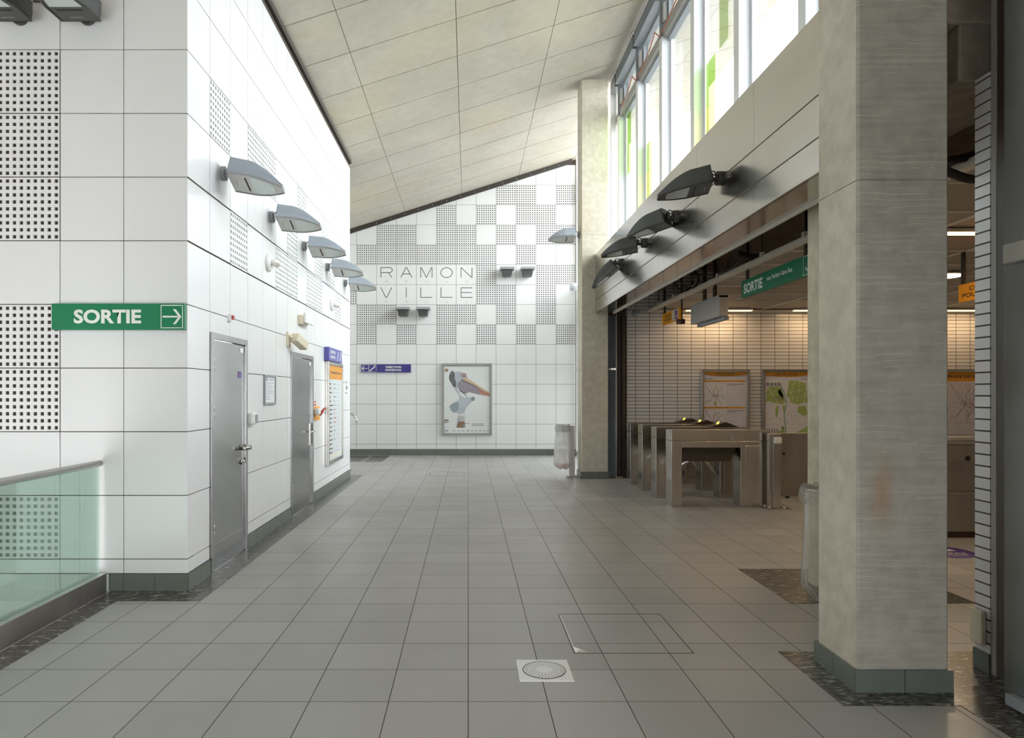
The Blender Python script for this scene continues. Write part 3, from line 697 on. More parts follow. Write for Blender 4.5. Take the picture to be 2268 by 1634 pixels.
for (y, p), lab in zip(((6.13, 9), (7.64, 5), (9.15, 3), (10.67, 4), (12.20, 3)), ('largest and nearest grey lamp on the bright side wall, above the nearer steel door', 'second grey lamp from the front on the bright side wall', 'third grey lamp on the bright side wall, above the farther steel door', 'fourth grey lamp on the bright side wall, second from its far corner', 'grey lamp at the far corner of the bright side wall, beside the station name')):
    o = lamp((XL, y, 3.52), 0, 0, 0, lab, G1, False); tilt(o, 0, p, -17)
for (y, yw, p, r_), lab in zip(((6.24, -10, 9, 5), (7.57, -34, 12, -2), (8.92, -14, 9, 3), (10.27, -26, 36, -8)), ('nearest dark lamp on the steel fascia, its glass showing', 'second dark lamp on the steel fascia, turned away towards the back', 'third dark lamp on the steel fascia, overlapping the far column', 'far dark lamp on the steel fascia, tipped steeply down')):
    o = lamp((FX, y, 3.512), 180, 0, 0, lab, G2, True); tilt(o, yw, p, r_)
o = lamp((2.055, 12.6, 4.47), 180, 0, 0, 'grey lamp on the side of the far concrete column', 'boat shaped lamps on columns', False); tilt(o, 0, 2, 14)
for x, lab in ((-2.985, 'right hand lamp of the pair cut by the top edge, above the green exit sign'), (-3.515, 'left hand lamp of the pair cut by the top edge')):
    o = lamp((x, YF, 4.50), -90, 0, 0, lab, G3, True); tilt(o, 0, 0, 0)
b = B(); b.box(-3.41, -3.02, YF - .02, YF - .001, 4.62, 4.9, 'granite'); tag(b.obj('backing_plate'), 'dark marbled plate on the wall between the two lamps at the top edge', 'plate')

# floodlights on the back wall
def floodlight():
    o = thing('floodlight', 'x', 'floodlight', group='small grey floodlights on the back wall')
    b = B(); b.box(-.06, .06, -.10, .02, 0, .05, 'lamp_grey'); b.obj('wall_plate', o, bevel=.005)
    b = B(); v = [(-.135, .06), (.135, .06), (.105, -.10), (-.105, -.10)]
    b.prism(v, .05, .30, 'lamp_shell_dark'); b.obj('housing', o, bevel=.008)
    b = B(); b.box(-.175, .175, .058, .118, .03, .36, 'lamp_grey'); b.obj('visor', o, bevel=.01)
    b = B(); b.flat([(-.115, .05), (.115, .05), (.09, -.085), (-.09, -.085)][::-1], .301, 'lamp_dark'); b.obj('lens', o)
    return o
f0 = floodlight()
for i, (x, z, lab) in enumerate(((-1.615, 3.56, 'grey floodlight below the letter I of the station name'), (-1.113, 3.56, 'grey floodlight below the first letter L of the station name'), (.965, 4.55, 'grey floodlight right of the letter N, nearer to it'), (1.475, 4.55, 'grey floodlight right of the letter N, farther from it'))):
    o = f0 if i == 0 else copy_tree(f0); o.matrix_world = on_back(x, z); o['label'] = lab

# ------------------------------------------------------------------ signs and boxes on the walls
def arrow(b, cx, cy_, s, z, m, rot, w_=.18):
    c, sn = math.cos(R(rot)), math.sin(R(rot)); T = lambda p: (cx + s * (p[0] * c - p[1] * sn), cy_ + s * (p[0] * sn + p[1] * c))
    b.flat([T(p) for p in ((-.95, -w_ * .5), (.65, -w_ * .5), (.65, w_ * .5), (-.95, w_ * .5))], z, m)
    for s2 in (1, -1):
        q = [(.12, .78 * s2), (.42, .78 * s2), (1.0, 0), (.72, 0)]
        b.flat([T(p) for p in (q if s2 < 0 else q[::-1])], z, m)
def box_outline(b, x0, x1, y0, y1, t, z, m):
    b.rect(x0, x1, y0, y0 + t, z, m); b.rect(x0, x1, y1 - t, y1, z, m); b.rect(x0, x0 + t, y0, y1, z, m); b.rect(x1 - t, x1, y0, y1, z, m)
o = thing('exit_sign', 'wide green wall sign reading SORTIE with a white arrow, above the stair railing', 'sign', on_stair(-3.245, 2.045))
W, H = 1.035, .205
b = B(); b.box(0, W, 0, H, 0, .05, 'green'); b.obj('panel', o, bevel=.006)
b = B(); z = .0512; b.text('SORTIE', .175, .70, .048, .158, z, 'sign_text', bold=.035); b.obj('lettering', o)
b = B(); box_outline(b, .852, 1.025, .012, .193, .006, z, 'sign_text'); arrow(b, .938, .102, .075, z + .0002, 'sign_text', 0); b.obj('arrow', o)
o = thing('direction_sign', 'dark blue sign reading DIRECTION BORDEROUGE with white arrow, left of the pelican poster', 'sign', on_back(-2.685, 2.075, 0))
W, H = 1.25, .20
b = B(); b.box(0, W, 0, H, 0, .05, 'blue'); b.obj('panel', o, bevel=.005)
b = B(); z = .0512; b.text('DIRECTION', .62, 1.01, .107, .160, z, 'sign_text', bold=.03); b.obj('lettering', o); b = B(); b.text('BORDEROUGE', .615, 1.01, .035, .085, z, 'sign_text', bold=.03); b.obj('lettering', o); b = B()
box_outline(b, .01, .195, .008, .192, .006, z, 'sign_text'); arrow(b, .10, .10, .075, z + .0002, 'sign_text', 180); b.obj('arrow', o); b = B(); box_outline(b, .20, .385, .008, .192, .006, z, 'sign_text')
b.ribbon([(.215, .04), (.245, .04), (.245, .07), (.28, .07), (.28, .10), (.315, .10), (.315, .13), (.345, .13), (.345, .165), (.37, .165)], .02, z, 'sign_text'); b.obj('stair_symbol', o)
o = thing('direction_sign', 'pale blue sign with stair symbols on top of the tall timetable case', 'sign', on_left(10.47, 2.055))
W, H = 1.08, .21
b = B(); b.box(0, W, 0, H, 0, .075, 'blue_pale'); b.obj('panel', o, bevel=.005)
b = B(); z = .0762; b.text('DIRECTION', .12, .50, .12, .165, z, 'sign_text', bold=.03); b.obj('lettering', o); b = B(); b.text('BORDEROUGE', .12, .50, .045, .085, z, 'sign_text', bold=.03); b.obj('lettering', o); b = B(); b.ribbon([(.62, .03), (.66, .03), (.66, .07), (.70, .07), (.70, .11), (.74, .11), (.74, .16), (.78, .16)], .02, z, 'sign_text'); b.ribbon([(.84, .03), (.98, .18)], .02, z, 'sign_text'); b.ribbon([(.92, .03), (1.05, .18)], .02, z, 'sign_text'); b.obj('stair_symbol', o)
# timetable case
o = thing('timetable_case', 'tall glazed timetable case with an orange heading, on the bright side wall', 'display case', on_left(10.54, .44))
W, H, D = 1.2, 1.61, .06; f = .055
b = B(); b.prism([(0, 0), (W, 0), (W, H), (0, H)], 0, D - .02, 'steel'); b.obj('back_box', o, bevel=.003)
b = B()
for x0, x1, y0, y1 in ((0, W, 0, f), (0, W, H - f, H), (0, f, f, H - f), (W - f, W, f, H - f)): b.box(x0, x1, y0, y1, D - .02, D, 'steel')
b.obj('frame', o, bevel=.003)
b = B(); z = D - .018; b.rect(f, W - f, f, H - f, z, 'paper'); b.rect(f, W - f, H - f - .22, H - f, z + .0005, 'orange'); z += .001
b.disc(.13, H - .165, .05, z, 'yellow'); b.text('Ramonville Borderouge', .24, W - .12, H - .20, H - .14, z, 'print_black', bold=.02)
random.seed(3)
for k in range(17):
    y = H - .36 - .068 * k; x = f + .04
    b.rect(x, x + random.uniform(.10, .28), y, y + .018, z, 'print_black')
    if k < 14: b.rect(.46, .46 + random.uniform(.06, .2), y, y + .018, z, 'm_red' if 5 < k < 10 else 'm_text')
    b.rect(.7, W - .2, y + .006, y + .009, z, 'm_text')
b.rect(f + .03, W - f - .06, f + .03, f + .09, z, 'm_road'); b.obj('timetable', o)
b = B(); b.rect(f, W - f, f, H - f, D - .008, 'glass_cover'); b.obj('glass', o)
# small wall items on the bright wall
o = thing('emergency_light', 'cream emergency light box with a clear diffuser, high above the farther steel door', 'emergency light', on_left(8.86, 2.47))
b = B(); b.box(0, .30, -.02, .10, 0, .06, 'cream'); b.obj('base', o, bevel=.006)
b = B(); b.box(.03, .46, 0, .135, .06, .10, 'white'); b.obj('diffuser', o, bevel=.01)
o = thing('surveillance_camera', 'cream camera housing tipped down, above the top corner of the farther steel door', 'camera', on_left(8.34, 2.22))
b = B(); b.box(-.05, .07, -.10, .08, 0, .02, 'cream'); b.obj('wall_plate', o, bevel=.004)
b = B(); b.tube([(0, .02, .02), (.02, .01, .06)], .022, 'cream', 12); b.obj('arm', o)
b = B(); b.box(-.05, .20, -.055, .055, -.055, .055, 'cream'); c = b.obj('housing', o, bevel=.012); c.matrix_local = Matrix.Translation((.06, 0, .095)) @ Matrix.Rotation(R(-20), 4, 'Y') @ Matrix.Rotation(R(-24), 4, 'Z')
b = B(); b.cyl((.20, 0, 0), (.206, 0, 0), .04, 'black', 16); b.obj('lens', c)
for y, z, lab in ((7.52, 2.99, 'nearer white motion sensor on a round plate, below the second grey wall lamp'), (11.02, 2.98, 'farther white motion sensor on a round plate, near the far corner of the bright wall')):
    o = thing('motion_sensor', lab, 'sensor', on_left(y, z), 'white motion sensors on the bright wall')
    b = B(); b.tube([(0, 0, 0), (0, 0, .028), (0, 0, .04)], [.098, .098, .085], 'white', 28); b.obj('base', o)
    b = B(); b.tube([(.02, .005, .04), (.02, .005, .09), (.02, .0, .105)], [.034, .034, .02], 'white', 16); b.obj('neck', o)
    b = B(); n = 14; b.tube([(.02, -.004 - .045 * math.sin(R(90 * i / 6)), .09) for i in range(7)], [.05 * math.cos(R(86 * i / 6)) for i in range(7)], 'dome_glass', n); b.obj('dome', o)
o = thing('indicator_tag', 'tiny white and red indicator on the tile joint above the nearer steel door', 'indicator', on_left(6.27, 2.215))
b = B(); b.prism([(0, 0), (.06, 0), (.06, .012), (.012, .012), (.012, .06), (0, .06)], 0, .03, 'white'); b.obj('bracket', o)
b = B(); b.box(.03, .085, .018, .055, 0, .035, 'red'); b.obj('lamp', o)
o = thing('notice_frame', 'small notice in a grey snap frame on the wall between the two steel doors', 'frame', on_left(7.36, 1.425))
b = B(); W, H = .43, .33
for x0, x1, y0, y1 in ((0, W, 0, .025), (0, W, H - .025, H), (0, .025, .025, H - .025), (W - .025, W, .025, H - .025)): b.box(x0, x1, y0, y1, 0, .02, 'grey_paint')
b.obj('frame', o, bevel=.004)
b = B(); b.rect(.02, W - .02, .02, H - .02, .008, 'paper'); b.rect(.05, .12, H - .07, H - .035, .0085, 'm_text')
for k in range(9): b.rect(.06, .06 + random.uniform(.15, .3), H - .095 - .022 * k, H - .09 - .022 * k, .0085, 'm_text')
b.text('CONSIGNES', .14, .36, H - .062, H - .042, .0085, 'm_text', bold=.01); b.obj('notice', o)
o = thing('access_reader', 'white access box on the wall beside the nearer steel door handle', 'box', on_left(6.82, 1.235))
b = B(); b.box(0, .17, 0, .125, 0, .055, 'white'); b.obj('housing', o, bevel=.02); b = B(); b.box(.09, .16, .02, .10, .055, .062, 'grey_paint'); b.obj('cover', o, bevel=.004)
o = thing('emergency_switch', 'yellow emergency switch plate with a red lever, beside the farther steel door', 'switch', on_left(9.80, 1.16))
b = B(); b.box(0, .28, 0, .20, 0, .02, 'yellow'); b.obj('plate', o, bevel=.003)
b = B(); b.box(-.07, .08, .08, .18, .02, .08, 'white'); b.obj('housing', o, bevel=.02)
b = B(); b.tube([(.06, .08, .07), (.12, .13, .09), (.2, .165, .10), (.26, .165, .10)], [.018, .02, .016, .018], 'red', 10); b.obj('lever', o)
b = B(); b.rect(.1, .18, .02, .03, .0205, 'print_black'); b.obj('lettering', o)
o = thing('warning_label', 'small red and white label just above the yellow emergency switch', 'label', on_left(9.74, 1.375))
b = B(); b.box(0, .16, 0, .065, 0, .004, 'red'); b.rect(.02, .14, .018, .028, .0045, 'white'); b.rect(.02, .14, .038, .048, .0045, 'white'); b.obj('plate', o)
b = B(); z = .002; b.rect(0, .40, 0, .235, .001, 'paper')
random.seed(5)
for k in range(26): x, y = random.gauss(.2, .06), random.gauss(.12, .045); b.rect(x, x + .03, y, y + .018, z, 'print_grey' if k % 2 else 'print_black')
b.text('ESPACE NON FUMEUR', .05, .35, .20, .222, z, 'print_grey'); b.text('MERCI', .08, .32, .015, .035, z, 'print_grey')
tag(b.obj('paper_notice', mat=on_left(12.16, 1.53)), 'white paper notice with a dark print at the far corner of the bright wall', 'notice')
o = thing('handrail', 'curved end of a steel handrail poking out behind the far corner of the bright wall', 'handrail', Matrix.Translation((-2.42, 14.6, 0)))
b = B(); b.tube([(-1.6, 0, 1.11), (-.1, 0, 1.11)] + [(-.1 + .13 * math.sin(R(a)), 0, .98 + .13 * math.cos(R(a))) for a in range(0, 91, 10)] + [(.03, 0, .93)], .022, 'steel_rail', 12); b.obj('rail', o)
for x in (-.3, -1.4):
    b = B(); b.cyl((x, 0, 0), (x, 0, 1.10), .02, 'steel_rail', 12); b.obj('post', o)

# ------------------------------------------------------------------ stair railing
o = thing('stair_railing', 'green glass stair railing with a round steel handrail and steel base, at the left edge', 'railing', Matrix.Translation((-2.87, 5.32, 0)))
b = B(); b.box(-.05, .055, -7, 0, -.02, .15, 'steel_panel'); b.box(-.05, .055, -7, 0, .15, .153, 'steel_rail'); b.obj('base_channel', o, bevel=.003)
b = B(); b.box(-.009, .009, -7, -.02, .153, .985, 'glass_green'); b.obj('glass_panel', o)
b = B(); b.tube([(0, -7, 1.005), (0, .005, 1.005)], .026, 'steel_rail', 20); b.obj('handrail', o)

# ------------------------------------------------------------------ poster and map cases
def poster_case(name, label, cat, mat, W, H, D, f, metal):
    o = thing(name, label, cat, mat)
    b = B(); b.box(0, W, 0, H, 0, D - .03, metal); b.obj('back_box', o, bevel=.004)
    b = B()
    for x0, x1, y0, y1 in ((0, W, 0, f), (0, W, H - f, H), (0, f, f, H - f), (W - f, W, f, H - f)): b.box(x0, x1, y0, y1, D - .03, D, metal)
    b.obj('frame', o, bevel=.006)
    b = B(); b.rect(f, W - f, f, H - f, D - .012, 'glass_cover'); b.obj('glass', o)
    return o
D = .10
o = poster_case('poster_case', 'framed poster of a grey pelican with a long beak, on the back wall', 'poster', on_back(-.66, .50), 1.255, 1.80, D, .058, 'beam_paint')
b = B()
kx, ky = 1.255 / 970, 1.80 / 1385
def q(pts): return [((x - 152) * kx, 1.80 - (y - 105) * ky) for x, y in pts]
z = D - .029; e = .0006
b.flat(q([(195, 1450), (1080, 1450), (1080, 160), (195, 160)]), z, 'bird_white')
L = [('bird_white', [(195, 1230), (300, 1200), (420, 1260), (430, 1340), (195, 1345)]),
     ('bird_grey', [(330, 330), (360, 280), (430, 262), (520, 262), (600, 300), (640, 350), (640, 395), (560, 410), (480, 450), (470, 600), (520, 650), (590, 690), (650, 750), (710, 772), (738, 835), (690, 890), (625, 950), (592, 1050), (602, 1140), (602, 1340), (430, 1340), (480, 1200), (490, 1090), (440, 1045), (380, 1050), (330, 1010), (303, 930), (350, 880), (430, 842), (482, 810), (490, 735), (440, 650), (390, 580), (330, 480), (300, 400)]),
     ('bird_white', [(470, 500), (500, 640), (560, 690), (640, 752), (600, 770), (520, 730), (455, 600)]),
     ('bird_green', [(303, 930), (350, 880), (430, 842), (475, 850), (480, 960), (440, 1045), (380, 1050), (330, 1010)]),
     ('bird_dark', [(300, 320), (330, 270), (362, 240), (390, 285), (405, 330), (400, 400), (430, 480), (430, 560), (385, 560), (330, 480), (300, 430), (290, 370)]),
     ('bird_tan', [(430, 1340), (480, 1230), (540, 1200), (602, 1260), (595, 1345)]), ('bird_white', [(470, 1090), (590, 1060), (602, 1200), (520, 1230), (470, 1210)]),
     ('bird_pouch', [(470, 470), (540, 412), (640, 440), (780, 520), (900, 580), (1080, 680), (1080, 738), (900, 712), (760, 680), (670, 655), (648, 676), (610, 680), (560, 655), (490, 610), (455, 545)]),
     ('bird_tip', [(880, 580), (1080, 680), (1080, 738), (930, 715), (860, 650)]),
     ('bird_beak', [(555, 398), (640, 388), (800, 488), (1000, 618), (1080, 662), (1080, 695), (900, 600), (740, 505), (600, 445)]),
     ('bird_dark', [(540, 405), (600, 440), (760, 512), (900, 596), (880, 596), (740, 525), (600, 462), (530, 425)]),
     ('print_grey', [(708, 775), (745, 745), (790, 760), (785, 815), (735, 832)]), ('bird_dark', [(480, 590), (500, 640), (570, 680), (650, 752), (590, 672), (648, 678), (560, 650), (500, 605)]),
     ('bird_line', [(195, 1195), (260, 1185), (305, 1205), (240, 1212), (195, 1215)]), ('bird_tan', [(195, 1240), (280, 1228), (285, 1240), (195, 1256)]),
     ('bird_tan', [(218, 210), (272, 210), (272, 265), (218, 265)]), ('m_red', [(550, 1255), (685, 1255), (685, 1262), (550, 1262)]), ('m_teal', [(550, 1270), (605, 1270), (600, 1320), (555, 1320)])]
for i, (m, p) in enumerate(L): b.flat(q(p)[::-1], z + e * (i + 1), m)
zz = z + e * (len(L) + 1)
random.seed(11)
for k in range(60):   # crest feathers and streaks
    a = random.random(); x, y = 300 + a * 120 + random.uniform(-10, 30), 260 + random.random() * 300
    if abs(x - (320 + (y - 260) * .35)) < 60: b.ribbon(q([(x, y), (x - 16, y + random.uniform(-14, 20))]), .004, zz, 'bird_line' if k % 2 else 'bird_grey')
for k in range(46):
    x = 480 + random.random() * 560; yc = 520 + (x - 480) * .27; y = yc + random.uniform(-45, 60) * (1 - (x - 480) / 700); b.ribbon(q([(x, y), (x + 10, y + 6)]), .005, zz, 'bird_dark')
for k in range(22):
    x = 320 + random.random() * 250; y = 880 + random.random() * 170; b.ribbon(q([(x, y), (x + 14, y + 10)]), .004, zz, 'bird_pouch')
for k in range(14): b.ribbon(q([(470 + 9 * k, 1100 + 6 * (k % 3)), (430 + 12 * k, 1330)]), .003, zz, 'bird_line')
(cx, cyy) = q([(585, 335)])[0]; b.disc(cx, cyy, .062, zz, 'bird_eye'); b.disc(cx, cyy, .038, zz + e, 'bird_line'); b.disc(cx, cyy, .022, zz + 2 * e, 'bird_white'); b.disc(cx, cyy, .012, zz + 3 * e, 'print_black')
for i in range(5): (xa, ya), (xb, yb) = q([(730, 1258 + 11 * i), (965, 1262 + 11 * i)]); b.rect(xa, xb, yb, ya, zz, 'print_grey')
for x, m, w_ in ((240, 'm_blue', 34), (395, 'print_grey', 22), (478, 'm_red', 10), (560, 'print_grey', 24), (655, 'print_black', 18), (735, 'm_text', 22), (808, 'm_dark', 12), (890, 'm_text', 22), (968, 'm_text', 16), (1040, 'print_grey', 18)):
    (xa, ya), (xb, yb) = q([(x - w_, 1393), (x + w_, 1405)]); b.rect(xa, xb, yb, ya, zz, m)
b.obj('poster', o)
b = B(); b.box(1.08, 1.10, 1.755, 1.77, D, D + .006, 'black'); b.obj('lock', o)
# maps on the brick wall
def on_hall(x, z): return frame((x, 12.75, z), (1, 0, 0), (0, 0, 1))
MW, MH, MD = .90, 1.25, .06
def net(b, pts_l, ox, oy, s, z, m, w_=.006):
    for p in pts_l: b.ribbon([(ox + x * s, oy + y * s) for x, y in p], w_, z, m)
NET = [[(.05, 1), (.15, .82), (.28, .62), (.4, .5), (.52, .44), (.58, .34)], [(.4, .5), (.3, .36), (.18, .2), (.1, .24), (.06, .14)], [(.52, .44), (.62, .6), (.7, .72), (.85, .86)], [(.5, .46), (.7, .5), (.86, .44), (.95, .3)],
       [(.42, .5), (.42, .72), (.52, .86), (.5, 1)], [(.45, .44), (.62, .42), (.6, .52), (.42, .56), (.38, .46), (.45, .44)], [(.58, .34), (.7, .2), (.8, .1)], [(.52, .36), (.46, .2), (.44, .08)], [(.62, .62), (.58, .78), (.66, .9)]]
o = poster_case('map_case', 'framed bus network map headed Réseau relais, on the white brick wall', 'map', on_hall(4.335, .74), MW, MH, MD, .045, 'steel')
b = B(); z = MD - .029; x0, x1, y0, y1 = .045, MW - .045, .045, MH - .045
b.rect(x0, x1, y0, y1, z, 'm_lilac'); z += .0006
b.flat([(x0, y1), (x0, y1 - .045), ((x0 + x1) / 2 - .2, y1 - .075), ((x0 + x1) / 2, y1 - .08), ((x0 + x1) / 2 + .2, y1 - .075), (x1, y1 - .045), (x1, y1)], z, 'm_header')
b.text('Réseau relais', .30, .62, y1 - .045, y1 - .008, z + .0006, 'bird_line', bold=.025); b.text("en cas d'arrêt du métro", .31, .61, y1 - .066, y1 - .05, z + .0006, 'bird_line', bold=.01)
b.text('Ramonville', x0 + .02, .20, y1 - .135, y1 - .112, z, 'print_black', bold=.02)
for ya, t in ((y1 - .18, 'Réseau bus de soirée'), (y1 - .675, 'Réseau bus de remplacement du métro')): b.rect(x0, x1 - .03, ya, ya + .03, z, 'm_header'); b.text(t, x0 + .01, x0 + .012 * len(t) + .06, ya + .007, ya + .023, z + .0006, 'bird_line', bold=.01)
for ya in (y1 - .64, y1 - 1.13):
    b.rect(x0 + .01, .46, ya, ya + .43, z, 'm_grey'); net(b, NET, x0 + .02, ya + .01, .40, z + .0006, 'm_blue'); net(b, NET[4:6] + NET[8:], x0 + .02, ya + .01, .40, z + .001, 'm_red', .005)
    b.flat([(.24, ya + .02), (.29, ya + .02), (.28, ya + .09), (.25, ya + .1)], z + .0008, 'm_green')
    for k in range(24): xx, yy = .07 + random.random() * .36, ya + .03 + random.random() * .38; b.rect(xx, xx + .02, yy, yy + .006, z + .001, 'm_dark')
    b.rect(.48, x1 - .05, ya + .41, ya + .42, z, 'm_text'); b.rect(.48, .66, ya + .39, ya + .397, z, 'm_text')
b.obj('map', o)
o = poster_case('map_case', 'framed green town map headed Plan de quartier, on the white brick wall', 'map', on_hall(5.475, .74), MW, MH, MD, .045, 'steel')
b = B(); z = MD - .029; b.rect(x0, x1, y0, y1, z, 'm_lilac'); z += .0006
b.flat([(x0, y1), (x0, y1 - .06), ((x0 + x1) / 2 - .2, y1 - .085), ((x0 + x1) / 2, y1 - .09), ((x0 + x1) / 2 + .2, y1 - .085), (x1, y1 - .06), (x1, y1)], z, 'm_header')
b.text('Plan de quartier', .24, .66, y1 - .065, y1 - .018, z + .0006, 'bird_line', bold=.03); b.text('Ramonville', x1 - .13, x1 - .02, y1 - .14, y1 - .122, z, 'print_black', bold=.01)
my1 = y1 - .155; mw = x1 - x0 - .03; mh = my1 - y0
def mp(pts): return [(x0 + .015 + x * mw, y0 + y * mh) for x, y in pts]
b.flat(mp([(0, 0), (1, 0), (1, 1), (0, 1)]), z, 'm_grey'); z += .0006
for m, p in (('m_green', [(0, .6), (.03, .82), (.1, .9), (.22, .88), (.3, .9), (.42, .72), (.48, .6), (.4, .56), (.2, .58), (.1, .62)]), ('m_green', [(.5, .72), (.56, 1), (.74, 1), (.95, .95), (1, .6), (.75, .55), (.6, .6)]), ('m_green_dark', [(.28, .78), (.36, .88), (.44, .72), (.4, .66)]),
             ('m_green', [(.24, .5), (.3, .56), (.3, .4), (.26, .3), (.22, .35)]), ('m_green', [(.75, .42), (.78, .52), (.95, .54), (1, .38), (.9, .34)]), ('m_green', [(.66, .0), (1, .16), (1, .02), (.95, 0)]), ('m_green_dark', [(.36, .13), (.42, .16), (.46, .1), (.4, .07)]), ('m_green', [(.28, 0), (.26, .06), (.4, .08), (.48, .06), (.46, 0)]), ('m_green', [(.4, .55), (.46, .56), (.46, .4), (.42, .42)])):
    b.flat(mp(p), z, m)
z += .0006
for p in ([(.36, .9), (.44, .78), (.5, .6), (.48, .5), (.44, .36), (.46, .2), (.5, 0)],): b.ribbon(mp(p), .018, z, 'm_teal')
for p in ([(0, .6), (.12, .56), (.5, .545), (1, .58)], [(.17, .56), (.24, .4), (.22, .2), (.15, 0)], [(.55, .58), (.6, .75), (.7, 1)], [(.72, .58), (.8, .8), (.82, 1)], [(.56, .78), (.8, .82), (1, .86)], [(.54, .66), (.8, .7), (1, .74)], [(.9, .58), (.94, .78)], [(.05, .88), (.2, .7), (.3, .58)], [(.02, .72), (.24, .8)], [(.62, .6), (.66, .74)]):
    b.ribbon(mp(p), .008, z, 'm_road')
z += .0006; random.seed(21)
for k in range(60):
    a = random.random() * 6.28; r_ = math.sqrt(random.random()); x, y = .3 + .15 * r_ * math.cos(a), .665 + .055 * r_ * math.sin(a); (xa, ya), = mp([(x, y)]); b.rect(xa, xa + .012, ya, ya + .008, z + .0002 * (k % 3), ('m_dark', 'm_red', 'm_pink', 'm_blue')[k % 4])
for k in range(130):
    x, y = random.random() * .94, random.random() * .92; (xa, ya), = mp([(x, y)]); b.rect(xa, xa + random.uniform(.006, .03), ya, ya + .006, z, 'm_text' if k % 3 else 'm_dark')
for k in range(4): (xa, ya), = mp([(.02 + .09 * k, .9)]); b.rect(xa, xa + .05, ya, ya + .06, z, 'm_text')
for k in range(5): (xa, ya), = mp([(.02 + .06 * k, .02)]); b.rect(xa, xa + .02, ya, ya + .09, z, 'm_text')
b.obj('map', o)
o = poster_case('map_case', 'pale network map headed PLAN DE RESEAU, seen in the gap right of the big column', 'map', on_hall(8.72, .74), 1.25, 1.25, MD, .045, 'steel')
b = B(); z = MD - .029; b.rect(x0, 1.205, y0, y1, z, 'm_lilac'); z += .0006; b.rect(x0, 1.205, y1 - .17, y1, z, 'm_header'); b.text('PLAN DE RESEAU', .20, 1.05, y1 - .11, y1 - .055, z + .0006, 'bird_line', bold=.03)
net(b, NET, .2, .2, .8, z, 'm_red', .006); net(b, [[(1 - x, y) for x, y in p] for p in NET], .15, .25, .8, z + .0004, 'm_dark', .004); net(b, NET[:4], .5, .3, .5, z + .0008, 'm_blue', .004)
b.flat([(.75, .55), (.85, .55), (.84, .72), (.76, .72)], z, 'm_green'); b.rect(.1, 1.15, .26, .265, z, 'm_pink'); b.obj('map', o)

# ------------------------------------------------------------------ ticket gates
def turnstile(reader):
    o = thing('turnstile', 'x', 'turnstile', group='steel ticket gates')
    Wd, Dp = 1.335, .27
    b = B(); b.box(0, .143, 0, Dp, 0, .898, 'steel'); b.obj('leg', o, bevel=.004)
    b = B(); b.box(.945, Wd, 0, Dp, 0, .898, 'steel'); b.obj('cabinet', o, bevel=.004)
    b = B(); b.box(.1445, .9435, .001, Dp - .001, .81, .897, 'steel'); b.obj('beam', o, bevel=.003)
    b = B(); b.box(0, .80, -.004, Dp + .004, .903, 1.05, 'steel'); b.box(.803, Wd, -.004, Dp + .004, .903, 1.05, 'steel'); b.box(.01, Wd - .01, .005, Dp - .005, .898, .903, 'black'); b.obj('top_cover', o, bevel=.006)
    b = B(); b.prism([(.16, .61), (.85, .61), (.93, .809), (.146, .809)], .13, Dp - .005, 'door_dark', axis=1); mech = b.obj('mechanism', o)
    b = B(); b.cyl((.50, Dp - .01, .70), (.50, Dp + .07, .70), .06, 'dark_metal', 20); hub = b.obj('hub', mech)
    for p in ((.80, Dp + .20, .36), (.36, Dp + .46, .82), (.16, Dp + .14, .46)):
        b = B(); b.tube([(.50, Dp + .05, .70), p], .019, 'chrome', 12); b.obj('arm', mech)
    b = B(); x0, x1, z0, z1 = 1.01, 1.27, .105, .835; b.box(x0, x1, -.004, 0, z0, z1, 'steel')
    dr = b.obj('access_door', o, bevel=.002)
    b = B(); b.cyl((1.14, -.004, .80), (1.14, -.011, .80), .012, 'chrome', 12); b.obj('lock', dr)
    b = B(); b.cyl((.83, -.004, .945), (.83, -.012, .945), .011, 'chrome', 12); b.obj('lock', o)
    if reader:
        b = B(); b.prism([(.86, 1.05), (1.28, 1.05), (1.10, 1.115), (1.02, 1.115)][::1] if False else [(.80, 1.051), (1.24, 1.051), (1.05, 1.125)], .03, Dp - .03, 'dark_metal', axis=1); rd = b.obj('reader', o, bevel=.003)
        b = B(); b.tube([(.955, .10, 1.104), (.945, .10, 1.112)], .028, 'amber_led', 16); b.obj('lamp', rd)['label'] = 'small lit amber lamp'
    return o
t1 = turnstile(False); t2 = turnstile(True)
for i, (t, y, lab) in enumerate(((t1, 9.33, 'nearest steel ticket gate with a wide open base, beside the steel post'), (t2, 10.10, 'second steel ticket gate from the front'), (None, 10.90, 'third steel ticket gate from the front'), (None, 11.70, 'farthest steel ticket gate, next to the brick wall'))):
    o = t or copy_tree(t2); o.matrix_world = Matrix.Translation((2.775, y, 0)); o['label'] = lab
o = thing('reader_post', 'slim steel floor post with a white card reader, beside the nearest ticket gate', 'post', Matrix.Translation((4.14, 9.20, 0)))
b = B(); b.box(-.055, .055, -.03, .06, .012, 1.01, 'steel'); b.box(-.10, -.056, -.01, .05, .012, 1.01, 'steel'); b.obj('post', o, bevel=.006)
b = B(); b.box(-.15, .17, -.09, .11, 0, .012, 'steel'); bp = b.obj('base_plate', o, bevel=.002)
for x, y in ((-.11, -.06), (.09, -.06), (-.11, .08), (.13, .08)):
    b = B(); b.cyl((x, y, .012), (x, y, .04), .016, 'chrome', 10); b.obj('bolt', bp)
b = B(); b.box(-.05, .055, -.075, -.03, .875, .965, 'white'); b.obj('card_reader', o, bevel=.018)
o = thing('barrier_panel', 'wide brushed steel barrier panel behind the round column', 'barrier', Matrix.Translation((4.60, 10.1, 0)))
b = B(); b.box(0, .95, 0, .05, .03, .965, 'steel_panel'); b.obj('panel', o, bevel=.004)
